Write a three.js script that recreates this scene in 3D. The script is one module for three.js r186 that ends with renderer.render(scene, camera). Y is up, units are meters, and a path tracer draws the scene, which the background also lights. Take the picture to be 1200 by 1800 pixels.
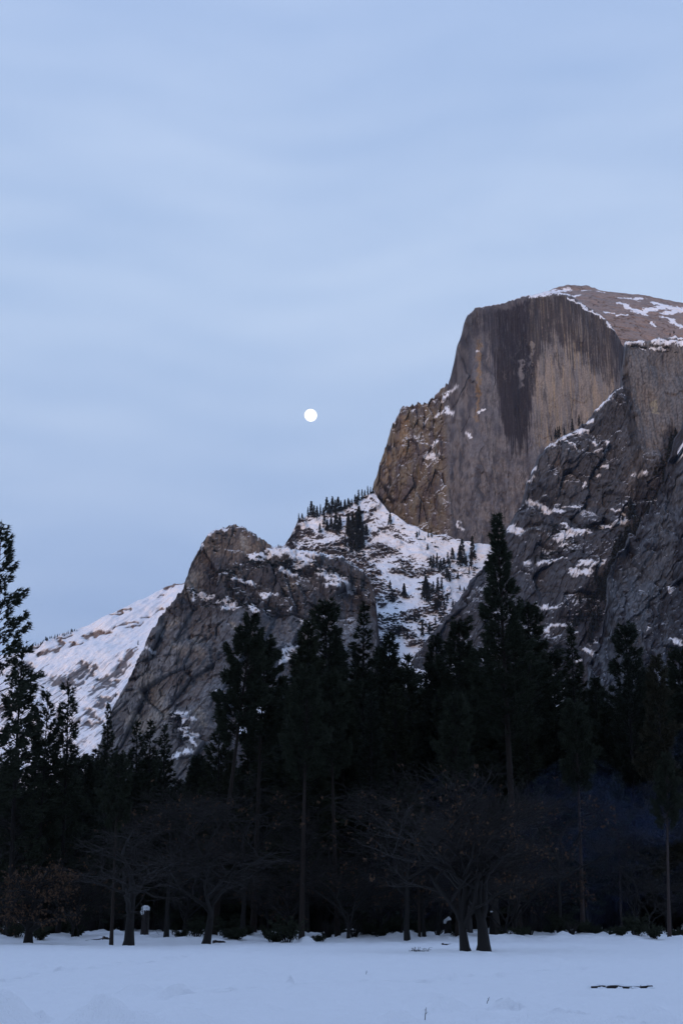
import * as THREE from 'three';
import { createNoise2D, createNoise3D } from 'simplex-noise';

// ---------------------------------------------------------------- camera, sky, sun, exposure
const scene = new THREE.Scene();
const EYE = 1.7, FOCAL = 2800, PITCH = THREE.MathUtils.degToRad(14.1);
const camera = new THREE.PerspectiveCamera(2 * THREE.MathUtils.radToDeg(Math.atan(900 / FOCAL)), 2 / 3, 0.5, 40000);
camera.position.set(0, EYE, 0);
camera.rotation.set(PITCH, 0, 0);

const renderer = new THREE.WebGLRenderer({ antialias: true });
renderer.toneMapping = THREE.LinearToneMapping;
renderer.toneMappingExposure = 1.05;
renderer.shadowMap.enabled = true;

function prng(seed) { let s = seed | 0; return () => { s = (s + 0x6d2b79f5) | 0; let t = Math.imul(s ^ (s >>> 15), 1 | s); t = (t + Math.imul(t ^ (t >>> 7), 61 | t)) ^ t; return ((t ^ (t >>> 14)) >>> 0) / 4294967296; }; }
const n2 = createNoise2D(prng(11)), n3 = createNoise3D(prng(12));
const clamp = (x, a = 0, b = 1) => (x < a ? a : x > b ? b : x);
const sstep = (a, b, x) => { const t = clamp((x - a) / (b - a)); return t * t * (3 - 2 * t); };
const lerp = (a, b, t) => a + (b - a) * t;
const mix3 = (a, b, t) => [lerp(a[0], b[0], t), lerp(a[1], b[1], t), lerp(a[2], b[2], t)];
function fbm(x, y, oct = 4, gain = 0.5) { let s = 0, a = 1, n = 0; for (let i = 0; i < oct; i++) { s += a * n2(x + 17.3 * i, y - 9.1 * i); n += a; a *= gain; x *= 2.03; y *= 2.03; } return s / n; }
function ridged(x, y, oct = 4) { let s = 0, a = 1, n = 0; for (let i = 0; i < oct; i++) { s += a * (1 - Math.abs(n2(x + 31.7 * i, y + 5.3 * i))); n += a; a *= 0.5; x *= 2.1; y *= 2.1; } return s / n; }
const lin = (r, g, b) => new THREE.Color().setRGB(r / 255, g / 255, b / 255, THREE.SRGBColorSpace).toArray();

// dusk sky: pale blue with thin level veils of cloud
{
  const W = 1024, H = 512, data = new Float32Array(W * H * 4);
  const stops = [[0, [150, 169, 207]], [9, [156, 178, 215]], [13, [168, 190, 225]], [17, [178, 199, 231]], [22, [183, 204, 235]], [27, [177, 199, 233]], [33, [167, 191, 230]], [50, [158, 182, 225]], [90, [152, 175, 220]]].map(([e, c]) => [e, lin(...c)]);
  for (let j = 0; j < H; j++) {
    const el = ((j + 0.5) / H - 0.5) * 180, e = Math.max(0, el);
    let k = 1; while (k < stops.length - 1 && stops[k][0] < e) k++;
    const base = mix3(stops[k - 1][1], stops[k][1], clamp((e - stops[k - 1][0]) / (stops[k][0] - stops[k - 1][0])));
    for (let i = 0; i < W; i++) {
      const az = ((i + 0.5) / W) * 2 * Math.PI, cx = Math.cos(az), cz = Math.sin(az), er = e * 0.01745;
      const x = cx * 3.2, z = cz * 3.2;
      const bend = n3(x * 0.8, z * 0.8, 3) * 0.05;
      const v = n3(x, z, (er + bend) * 10) * 0.6 + n3(x * 1.6 + 4, z * 1.6, (er + bend) * 34) * 0.5 + n3(x * 4, z * 4 + 8, (er + bend) * 90) * 0.22 + n3(x * 9, z * 9 + 2, (er + bend) * 160) * 0.08;
      const low = sstep(40, 20, e), w = v * (0.045 + 0.045 * low);
      const tint = [1 + w * 1.35, 1 + w * 0.95, 1 + w * 0.5], o = (j * W + i) * 4;
      for (let c = 0; c < 3; c++) data[o + c] = base[c] * tint[c];
      data[o + 3] = 1;
    }
  }
  const sky = new THREE.DataTexture(data, W, H, THREE.RGBAFormat, THREE.FloatType);
  sky.mapping = THREE.EquirectangularReflectionMapping; sky.magFilter = THREE.LinearFilter; sky.needsUpdate = true;
  scene.background = sky; scene.environment = sky;
}
// afterglow of the set sun, low behind the camera and to the left: broad and soft
const sun = new THREE.DirectionalLight(new THREE.Color(1.0, 0.71, 0.56), 1.35);
sun.position.set(-2600, 360, 5200); sun.target.position.set(300, 0, -3000);
sun.shadow.radius = 20; sun.castShadow = true;
Object.assign(sun.shadow.camera, { left: -5000, right: 5000, top: 4000, bottom: -3000, near: 10, far: 20000 }); sun.shadow.mapSize.set(4096, 4096);
scene.add(sun, sun.target);
scene.fog = new THREE.FogExp2(0x9fb4dc, 0.000008);

// ---------------------------------------------------------------- helpers
// point of the place that a mark of the photograph (1200 x 1800) falls on, D metres ahead
const CP = Math.cos(PITCH), SP = Math.sin(PITCH);
function at(px, py, D) { const a = (px - 600) / FOCAL, b = (900 - py) / FOCAL, k = D / (CP - b * SP); return [a * k, EYE + (b * CP + SP) * k, -D]; }
const used = new Map();
function numbered(name) { const n = used.get(name) ?? 0; used.set(name, n + 1); return n ? `${name}_${String(n).padStart(3, '0')}` : name; }
function shade(o) { o.traverse((m) => { if (m.isMesh) { m.castShadow = true; m.receiveShadow = true; } }); return o; }
function thing(name, label, category, group) { const g = new THREE.Group(); g.name = numbered(name); g.userData = { label, category }; if (group) g.userData.group = group; scene.add(g); return g; }
function structure(o, name, label) { o.name = numbered(name); o.userData = { kind: 'structure', label }; scene.add(o); return shade(o); }
function part(name, geo, mat, parent) { const m = new THREE.Mesh(geo, mat); m.name = name; m.castShadow = m.receiveShadow = true; parent.add(m); return m; }
const std = (c, rough = 0.9, extra = {}) => new THREE.MeshStandardMaterial({ color: new THREE.Color(...c), roughness: rough, metalness: 0, ...extra });
class Buf {
  constructor() { this.p = []; this.i = []; this.c = []; }
  v(x, y, z) { this.p.push(x, y, z); return this.p.length / 3 - 1; }
  tri(a, b, c) { this.i.push(a, b, c); }
  tube(pts, radii, sides = 6, cap = true) {   // pts: [[x,y,z]...]
    const rings = []; let prev = null;
    for (let k = 0; k < pts.length; k++) {
      const a = pts[Math.max(0, k - 1)], b = pts[Math.min(pts.length - 1, k + 1)];
      const d = new THREE.Vector3(b[0] - a[0], b[1] - a[1], b[2] - a[2]).normalize();
      let u = prev ? prev.clone().addScaledVector(d, -prev.dot(d)) : new THREE.Vector3(Math.abs(d.y) > 0.8 ? 1 : 0, Math.abs(d.y) > 0.8 ? 0 : 1, 0).cross(d);
      if (u.lengthSq() < 1e-8) u.set(1, 0, 0); u.normalize(); prev = u;
      const w = d.clone().cross(u), r = radii[k], ring = [];
      for (let s = 0; s < sides; s++) { const t = (s / sides) * 2 * Math.PI, c = Math.cos(t) * r, e = Math.sin(t) * r; ring.push(this.v(pts[k][0] + u.x * c + w.x * e, pts[k][1] + u.y * c + w.y * e, pts[k][2] + u.z * c + w.z * e)); }
      rings.push(ring);
    }
    for (let k = 0; k + 1 < rings.length; k++) for (let s = 0; s < sides; s++) { const t = (s + 1) % sides; this.tri(rings[k][s], rings[k][t], rings[k + 1][s]); this.tri(rings[k][t], rings[k + 1][t], rings[k + 1][s]); }
    if (cap) { const e = pts.length - 1, m = this.v(...pts[e]); for (let s = 0; s < sides; s++) this.tri(rings[e][s], rings[e][(s + 1) % sides], m); }
  }
  geo(smooth = true) {
    const g = new THREE.BufferGeometry(); g.setAttribute('position', new THREE.BufferAttribute(new Float32Array(this.p), 3));
    if (this.c.length) g.setAttribute('color', new THREE.BufferAttribute(new Float32Array(this.c), 3));
    g.setIndex(new THREE.BufferAttribute(new Uint32Array(this.i), 1)); if (smooth) g.computeVertexNormals(); return g;
  }
}

// ---------------------------------------------------------------- mountains
function poly(points) {   // points [[x, y]...] sorted by x -> y at x
  return (x) => { let k = 1; while (k < points.length - 1 && points[k][0] < x) k++; const [x0, y0] = points[k - 1], [x1, y1] = points[k]; return y0 + (y1 - y0) * ((x - x0) / (x1 - x0)); };
}
// a surveyed mark: where the sight line of a photograph mark meets the rock's own surface, in metres (east, up)
const surveyor = (depth) => (px, py) => { let D = 3300, p; for (let k = 0; k < 14; k++) { p = at(px, py, D); D = 0.5 * D + 0.5 * depth(p[0], p[1]); } return [p[0], p[1]]; };
// irregular cells: distance to the cell border and a random number of the cell
function hash2(i, j) { let h = Math.imul(i, 374761393) ^ Math.imul(j, 668265263); h = Math.imul(h ^ (h >>> 13), 1274126177); return ((h ^ (h >>> 16)) >>> 0) / 4294967296; }
function cells(x, y) {
  const ix = Math.floor(x), iy = Math.floor(y); let d1 = 9, d2 = 9, id = 0;
  for (let i = -1; i < 2; i++) for (let j = -1; j < 2; j++) {
    const a = ix + i, b = iy + j, h = hash2(a, b), dx = a + h - x, dy = b + hash2(b + 71, a - 13) - y, d = dx * dx + dy * dy;
    if (d < d1) { d2 = d1; d1 = d; id = h; } else if (d < d2) d2 = d;
  }
  return [Math.sqrt(d2) - Math.sqrt(d1), id];
}
// how deep a point lies in a list of capsules [x0, y0, x1, y1, r]: 1 on the axis, 0 at the rim, below 0 outside
function inside(list, x, y, warp = 7) {
  let best = -9; const wx = n2(x * 0.28 / warp, y * 0.28 / warp) * warp * 0.8 + n2(x * 0.8 / warp + 5, y * 0.8 / warp) * warp * 0.4, wy = n2(x * 0.28 / warp + 40, y * 0.28 / warp) * warp * 0.6 + n2(x * 0.8 / warp, y * 0.8 / warp + 9) * warp * 0.3; x += wx; y += wy;
  for (const [x0, y0, x1, y1, r] of list) {
    const R = r * 4; if ((x < x0 - R && x < x1 - R) || (x > x0 + R && x > x1 + R) || (y < y0 - R && y < y1 - R) || (y > y0 + R && y > y1 + R)) continue;
    const dx = x1 - x0, dy = y1 - y0, t = clamp(((x - x0) * dx + (y - y0) * dy) / (dx * dx + dy * dy + 1e-6));
    best = Math.max(best, 1 - Math.hypot(x - x0 - t * dx, y - y0 - t * dy) / r);
  }
  return best;
}
const caps = (mark, list) => list.map(([a, b, c, d, r]) => { const p = mark(a, b), q = mark(c, d); return [p[0], p[1], q[0], q[1], r]; });
// flat tilted facets meeting at sharp joints: [distance to the joint, height of the facet]
function facets(x, y) {
  const ix = Math.floor(x), iy = Math.floor(y); let d1 = 9, d2 = 9, v = 0;
  for (let i = -1; i < 2; i++) for (let j = -1; j < 2; j++) {
    const a = ix + i, b = iy + j, h = hash2(a, b), g = hash2(b + 71, a - 13), dx = a + h - x, dy = b + g - y, d = dx * dx + dy * dy;
    if (d < d1) { d2 = d1; d1 = d; v = h - 0.5 + (hash2(a + 911, b) - 0.5) * 2.2 * dx + (hash2(a, b + 577) - 0.5) * 2.2 * dy; } else if (d < d2) d2 = d;
  }
  return [Math.sqrt(d2) - Math.sqrt(d1), v];
}
const rockMat = new THREE.MeshStandardMaterial({ color: 0xffffff, roughness: 0.95, metalness: 0, vertexColors: true });

const surfaces = {};   // rock surfaces by name, for what stands on them
const ROCK = 0.78;   // fresh granite is greyer and darker than it looks in warm light
function rockMass(o) {
  if (o.key) surfaces[o.key].relief = o.relief;
  const mark = surveyor(o.depth), line = o.outline.map(([px, py]) => mark(px, py)).sort((a, b) => a[0] - b[0]);
  for (let k = 1; k < line.length; k++) if (line[k][0] <= line[k - 1][0]) line[k][0] = line[k - 1][0] + 0.5;
  const rim = poly(line), x0 = mark(...o.outline[0])[0], x1 = mark(...o.outline[o.outline.length - 1])[0];
  const fine0 = mark(Math.max(o.outline[0][0], -12), o.at)[0], fine1 = mark(Math.min(o.outline[o.outline.length - 1][0], 1212), o.at)[0];
  if (o.key) surfaces[o.key].rim = rim;
  const xs = []; for (let x = x0; x <= x1;) { xs.push(x); x += x < fine0 - 20 || x > fine1 + 20 ? 14 : o.step; }
  const top = Math.max(...line.map((l) => l[1])), rows = Math.ceil((top - o.base) / (o.step * (o.tall ?? 1.15))), backRows = 14;
  const cols = xs.length, P = new Float32Array(cols * (rows + backRows + 2) * 3);
  const R = rows + backRows + 2; let k = 0;
  const Hs = xs.map((X) => { const h = Math.max(o.base - 40, rim(X) + (o.jag ? o.jag(X) : 0)), d0 = o.depth(X, h), d1 = d0 + o.round * o.roll - 0.5 * o.relief(X, h); return h < o.base ? h : EYE + (h - EYE) * d1 / d0; });   // the crest stands on its sight line
  for (let j = 0; j < R; j++) for (let i = 0; i < cols; i++) {
    const X = xs[i], H = Hs[i];
    let Y, D, back = 0;
    if (j === 0) { Y = -60; D = o.depth(X, o.base) - 60; } else if (j <= rows + 1) {
      Y = o.base + (H - o.base) * ((j - 1) / rows); D = o.depth(X, Y);
      const q = clamp(1 - (H - Y) / o.round); D += o.round * o.roll * (1 - Math.sqrt(Math.max(0, 1 - q * q)));
      D -= o.relief(X, Y) * (1 - 0.5 * q * q);
    } else { const s = (j - rows - 1) / backRows; Y = H - 4 * s - (H + 60) * s * s * 0.9; const deep = o.deep ?? 700, sl = (Hs[Math.min(cols - 1, i + 1)] - Hs[Math.max(0, i - 1)]) / (xs[Math.min(cols - 1, i + 1)] - xs[Math.max(0, i - 1)]), tuck = sl > 0 ? Math.max(0, X) : Math.min(0, X); D = o.depth(X, H) + o.round * o.roll - o.relief(X, H) * 0.5 + deep * s; back = tuck * sstep(0.2, 1.2, Math.abs(sl)) * 1.3 * deep * s / D; Y += s < 1 ? fbm(X * 0.01, s * 9, 3) * 25 * s : 0; }
    P[k++] = X + back; P[k++] = Y; P[k++] = -D;
  }
  const I = new Uint32Array((cols - 1) * (R - 1) * 6); k = 0;
  for (let j = 0; j + 1 < R; j++) for (let i = 0; i + 1 < cols; i++) { const a = j * cols + i, b = a + 1, c = a + cols, d = c + 1; I[k++] = a; I[k++] = b; I[k++] = d; I[k++] = a; I[k++] = d; I[k++] = c; }
  const g = new THREE.BufferGeometry(); g.setAttribute('position', new THREE.BufferAttribute(P, 3)); g.setIndex(new THREE.BufferAttribute(I, 1)); g.computeVertexNormals();
  const N = g.attributes.normal.array, C = new Float32Array(P.length);
  for (let v = 0; v < P.length; v += 3) { const c = o.color(P[v], P[v + 1], N[v + 1], -P[v + 2], N[v], rim(P[v]) - P[v + 1]); const k = lerp(ROCK * (o.tone ?? 1), 1, sstep(0.35, 0.6, c[2])); C[v] = c[0] * k; C[v + 1] = c[1] * k; C[v + 2] = c[2] * k; }
  g.setAttribute('color', new THREE.BufferAttribute(C, 3));
  return g;
}
const SNOW = [0.88, 0.88, 0.9];
const GREY = [0.215, 0.205, 0.205], DARK = [0.060, 0.055, 0.062], TAN = [0.36, 0.285, 0.215], BROWN = [0.235, 0.175, 0.145], PALE = [0.36, 0.34, 0.32], OCHRE = [0.37, 0.235, 0.115], BLUE = [0.165, 0.175, 0.195], LICHEN = [0.085, 0.078, 0.075];

// --- A: the sheer face with its left buttress
{
  const xb = at(790, 800, 3600)[0], xr = at(1090, 700, 3600)[0];
  const depth = (X, Y) => 3600 + 0.1 * (Y - 900) + Math.max(0, xb - X) * 0.75 + (X > xb ? 0.00022 * (X - xb) * (X - xb) : 0) + Math.max(0, X - xr) * 0.6;
  const mark = surveyor(depth);
  const stainLow = poly([[780, 690], [800, 600], [835, 556], [858, 560], [868, 600], [874, 690], [878, 772], [900, 778], [922, 776], [934, 768], [937, 690], [942, 625], [952, 596], [972, 588], [1000, 596], [1020, 618], [1040, 640], [1060, 655], [1075, 672], [1090, 640], [1110, 620]].map(([a, b]) => mark(a, b)));
  const stainTop = poly([[780, 690], [835, 552], [870, 545], [900, 540], [935, 524], [985, 517], [1010, 522], [1045, 546], [1075, 575], [1095, 606], [1110, 620]].map(([a, b]) => mark(a, b)));
  const coreL = mark(880, 700)[0], coreR = mark(934, 700)[0], panelLeft = mark(934, 700)[0], panelRight = mark(1082, 700)[0], panelLow = mark(1000, 792)[1], flakes = caps(mark, [[917, 634, 914, 680, 7], [936, 600, 932, 640, 4]]);
  const snowbits = caps(mark, [[752, 800, 764, 804, 9], [758, 785, 766, 778, 4], [842, 724, 852, 719, 4], [838, 616, 841, 618, 5], [722, 719, 726, 719, 4], [790, 690, 800, 680, 3], [778, 700, 786, 694, 8], [765, 730, 775, 722, 4], [783, 718, 791, 726, 6], [745, 742, 752, 736, 3], [738, 1040, 740, 1040, 3], [800, 922, 812, 934, 3], [803, 918, 806, 922, 4], [820, 760, 830, 766, 3], [935, 520, 985, 512, 6], [1000, 524, 1030, 540, 4], [1030, 540, 1066, 560, 4], [1068, 566, 1078, 578, 5]]);
  const ochre = caps(mark, [[842, 600, 840, 690, 6], [843, 680, 836, 740, 4], [710, 735, 706, 800, 12], [686, 800, 676, 850, 7]]);
  const foot = mark(800, 800)[1];
  const geo = rockMass({
    outline: [[640, 950], [650, 880], [657, 852], [670, 808], [682, 772], [692, 740], [700, 732], [706, 714], [722, 713], [738, 707], [752, 710], [760, 700], [768, 694], [778, 680], [788, 676], [792, 662], [797, 640], [803, 610], [811, 588], [815, 570], [820, 556], [830, 548], [835, 541], [858, 538], [885, 533], [905, 526], [925, 520], [955, 518], [985, 515], [1004, 521], [1024, 534], [1045, 546], [1064, 560], [1080, 580], [1092, 604], [1110, 625], [1140, 690], [1200, 760]],
    depth, at: 750, base: 640, step: 1.45, round: 16, roll: 0.9,
    jag: (X) => (X < xb ? fbm(X * 0.06, 3, 4) * 9 + fbm(X * 0.3, 7, 2) * 3 : fbm(X * 0.08, 5, 3) * 3),
    relief: (X, Y) => {
      const left = sstep(xb + 12, xb - 25, X);
      const am = sstep(-0.35, 0.45, fbm(X * 0.011 + 3, Y * 0.006, 3)), [ea, va] = facets(X * 0.022 + fbm(X * 0.02, Y * 0.01, 2) * 0.25, Y * 0.007), [eb, vb] = facets(X * 0.07, Y * 0.016);
      let d = fbm(X * 0.006, Y * 0.002, 3) * 16 + va * 3.5 + vb * 1.8 * am - sstep(0.05, 0, eb) * 0.8 * am * am + fbm(X * 0.04, Y * 0.004, 4) * 3 + fbm(X * 0.17, Y * 0.014, 3) * 1.3 * am + fbm(X * 0.3, Y * 0.16, 2) * 0.5;
      d -= 3 * sstep(0.03, 0, Math.abs(fbm(X * 0.013 + 4, Y * 0.0025, 2))) * sstep(-0.1, 0.3, n2(X * 0.01, Y * 0.006)) + 2.2 * sstep(0.02, 0, Math.abs(n2(X * 0.03 + Y * 0.004, Y * 0.006)));
      if (left > 0) { const w = Y + fbm(X * 0.02, Y * 0.02, 3) * 26, q = (w / 46) % 1; const [e, v] = facets(X * 0.045, Y * 0.02), [e2, v2] = facets(X * 0.11, Y * 0.06); d += left * (v * 16 + v2 * 4 - sstep(0.1, 0, e) * 4 + fbm(X * 0.035, Y * 0.012, 4) * 10 - sstep(0.8, 1, q) * 4); }
      const broken = sstep(foot + 120, foot - 60, Y) * (1 - left); d += broken * fbm(X * 0.04, Y * 0.03, 4) * 5;
      return d;
    },
    color: (X, Y, ny, D, nx, below) => {
      const am = sstep(-0.35, 0.45, fbm(X * 0.011 + 3, Y * 0.006, 3)), left = sstep(xb + 6, xb - 14, X), wob = fbm(X * 0.02, Y * 0.02, 2) * 6, lft = sstep(coreR, coreL - 30, X), st = lerp(fbm((X + wob) * 0.055, Y * 0.006, 4), fbm((X + wob) * 0.035, Y * 0.012, 4), lft), st2 = fbm((X + wob) * 0.24, Y * 0.016, 3) * (0.35 + 0.65 * am) * (1 - 0.5 * lft), mot = fbm(X * 0.02, Y * 0.02, 4), fine = fbm(X * 0.2, Y * 0.12, 3);
      let c = mix3([0.115, 0.107, 0.115], [0.31, 0.275, 0.255], clamp(0.45 + st * 1.2 + mot * 0.6));
      const panel = sstep(panelLeft - 6, panelLeft + 8, X + st2 * 14) * sstep(panelRight + 14, panelRight - 14, X + st2 * 10) * sstep(panelLow - 14, panelLow + 16, Y + st * 30);
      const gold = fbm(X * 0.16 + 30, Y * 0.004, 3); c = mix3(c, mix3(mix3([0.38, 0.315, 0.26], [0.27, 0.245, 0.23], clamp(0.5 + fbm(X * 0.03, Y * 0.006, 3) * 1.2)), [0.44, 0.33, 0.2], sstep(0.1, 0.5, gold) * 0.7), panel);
      c = mix3(c, [0.19, 0.185, 0.2], sstep(0.1, 0.45, fbm(X * 0.015 + 9, Y * 0.006, 3)) * 0.5 * (1 - panel));
      c = mix3(c, mix3([0.26, 0.2, 0.13], [0.15, 0.115, 0.105], clamp(0.5 + fbm(X * 0.045, Y * 0.012, 4) * 1.3)), left);
      c = mix3(c, OCHRE, clamp(inside(ochre, X, Y) * 1.2 + st2 * 0.5 + 0.1) * 0.75);
      // dark water stains running down from the rim
      const hi = stainTop(X) + n2(X * 0.2, 1) * 7, lo = (stainLow(X - 16) + stainLow(X - 8) + stainLow(X) + stainLow(X + 8) + stainLow(X + 16)) / 5, fall = fbm(X * 0.22, Y * 0.004, 4) + n2(X * 0.7, Y * 0.006) * 0.35;
      let dark = sstep(0.3, 0.66, sstep(lo - 75, lo + 50, Y) + fall * 0.6 + mot * 0.4) * sstep(hi + 10, hi - 6, Y) * (1 - left);
      const sl = fbm((X + wob) * 0.4, Y * 0.012, 3) * (0.4 + 0.6 * am) * (1 - 0.6 * lft), slit = sstep(0.3, 0.5, sl + n2(X * 0.06, Y * 0.012) * 0.3);
      const core = sstep(coreL - 12, coreL + 6, X) * sstep(coreR + 8, coreR - 8, X), fs = n2(X * 0.55, Y * 0.005) * 0.5 + n2(X * 0.21, Y * 0.009 + 7) * 0.5;
      dark *= lerp(0.86, 1, core) * (1 - 0.55 * sstep(0.1, 0.6, fs) * lerp(1, 0.3, core)) * (1 - 0.45 * slit);
      dark = Math.max(dark, sstep(0.08, 0.42, sl * 0.75 + st * 0.6 + mot * 0.2) * 0.6 * (1 - left * 0.4));
      const wash = sstep(0.1, 0.5, fbm(X * 0.03 + 70, Y * 0.003, 3)) * (1 - panel) * (1 - left); c = mix3(c, [0.33, 0.32, 0.33], wash * 0.4);
      dark = Math.max(dark, sstep(stainTop(X) - 150, stainTop(X) - 20, Y + st2 * 50 + mot * 50) * 0.55 * (1 - left));
      dark *= 1 - 0.85 * sstep(0, 0.5, inside(flakes, X, Y));
      c = mix3(c, mix3([0.026, 0.022, 0.028], [0.052, 0.042, 0.043], clamp(0.5 + st2)), dark);
      c = mix3(c, [0.07, 0.06, 0.06], 0.5 * sstep(0.03, 0, Math.abs(fbm(X * 0.05 + 2, Y * 0.012 - X * 0.006, 3))) * sstep(0, 0.3, n2(X * 0.02 + 3, Y * 0.014)));
      c = mix3(c, [0.40, 0.39, 0.38], sstep(0.42, 0.7, fine * 0.6 + st * 0.4) * 0.35);
      const k = 0.93 + fine * 0.3 + st2 * 0.22; c = [c[0] * k, c[1] * k, c[2] * k];
      const s = sstep(0.36, 0.52, ny + fine * 0.25) * left * (0.12 + 0.8 * sstep(0.05, 0.3, mot)) + sstep(0.05, 0.45, inside(snowbits, X, Y) + fine * 0.9) + sstep(0.62, 0.8, ny + fine * 0.1) * 0.8 * sstep(12, 3, below);
      return mix3(c, SNOW, clamp(s));
    },
  });
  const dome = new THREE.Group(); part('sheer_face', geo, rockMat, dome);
  // --- B: the bare rounded summit behind the face
  const depthB = (X, Y) => 3690 + 260 * Math.pow(clamp((Y - 1180) / 400, 0, 1.3), 2) + 0.12 * (Y - 1180);
  const markB = surveyor(depthB);
  const patches = caps(markB, [[930, 520, 975, 504, 12], [960, 512, 1000, 503, 11], [975, 514, 1000, 512, 9], [985, 520, 1020, 515, 6], [1025, 505, 1040, 505, 4], [1050, 507, 1068, 508, 4], [1085, 519, 1110, 523, 6], [1115, 522, 1130, 521, 7], [1090, 530, 1105, 540, 8], [1105, 540, 1130, 548, 13], [1130, 545, 1165, 540, 12], [1150, 530, 1180, 540, 10], [1165, 550, 1195, 545, 10], [1180, 540, 1230, 548, 14], [1147, 565, 1149, 570, 6], [1165, 556, 1185, 564, 5], [1183, 566, 1196, 574, 9], [1063, 548, 1078, 550, 5], [1082, 554, 1098, 553, 5], [1100, 519, 1125, 527, 3], [1255, 550, 1330, 575, 16], [1290, 600, 1380, 620, 20]]);
  const geoB = rockMass({
    outline: [[880, 600], [905, 535], [925, 522], [945, 514], [965, 508], [985, 504], [1010, 502], [1040, 503], [1070, 507], [1100, 511], [1130, 515], [1150, 519.5], [1180, 526], [1200, 532], [1260, 548], [1340, 580], [1440, 640], [1560, 740], [1700, 900]],
    depth: depthB, at: 560, base: 1120, step: 1.5, round: 40, roll: 2.2, jag: (X) => fbm(X * 0.02, 9, 3) * 4,
    relief: (X, Y) => { const w = X * 0.55 + Y; return fbm(X * 0.008, Y * 0.01, 4) * 10 + fbm(X * 0.012 - Y * 0.02, w * 0.05, 4) * 4 + fbm(X * 0.1, Y * 0.14, 3) * 1.2 - 5 * sstep(0.04, 0, Math.abs(fbm(X * 0.008 + 1, w * 0.016, 3))); },
    color: (X, Y, ny) => {
      const f = fbm(X * 0.09, Y * 0.11, 3), m = fbm(X * 0.012, (X * 0.5 + Y) * 0.03, 4);
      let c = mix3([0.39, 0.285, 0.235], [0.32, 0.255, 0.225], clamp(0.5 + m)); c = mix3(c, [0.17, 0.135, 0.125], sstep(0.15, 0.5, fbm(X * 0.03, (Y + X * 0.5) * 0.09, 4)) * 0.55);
      c = mix3(c, [0.07, 0.06, 0.055], 0.7 * sstep(0.04, 0, Math.abs(fbm(X * 0.008 + 1, (X * 0.55 + Y) * 0.016, 3))));
      const k = 1 + f * 0.2; c = [c[0] * k, c[1] * k, c[2] * k];
      return mix3(c, SNOW, sstep(0.05, 0.3, inside(patches, X, Y) + f * 0.45 + m * 0.35));
    },
  });
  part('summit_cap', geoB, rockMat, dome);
  structure(dome, 'mountain', 'huge granite dome with a sheer dark-streaked face and snow-patched summit');
}

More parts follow.
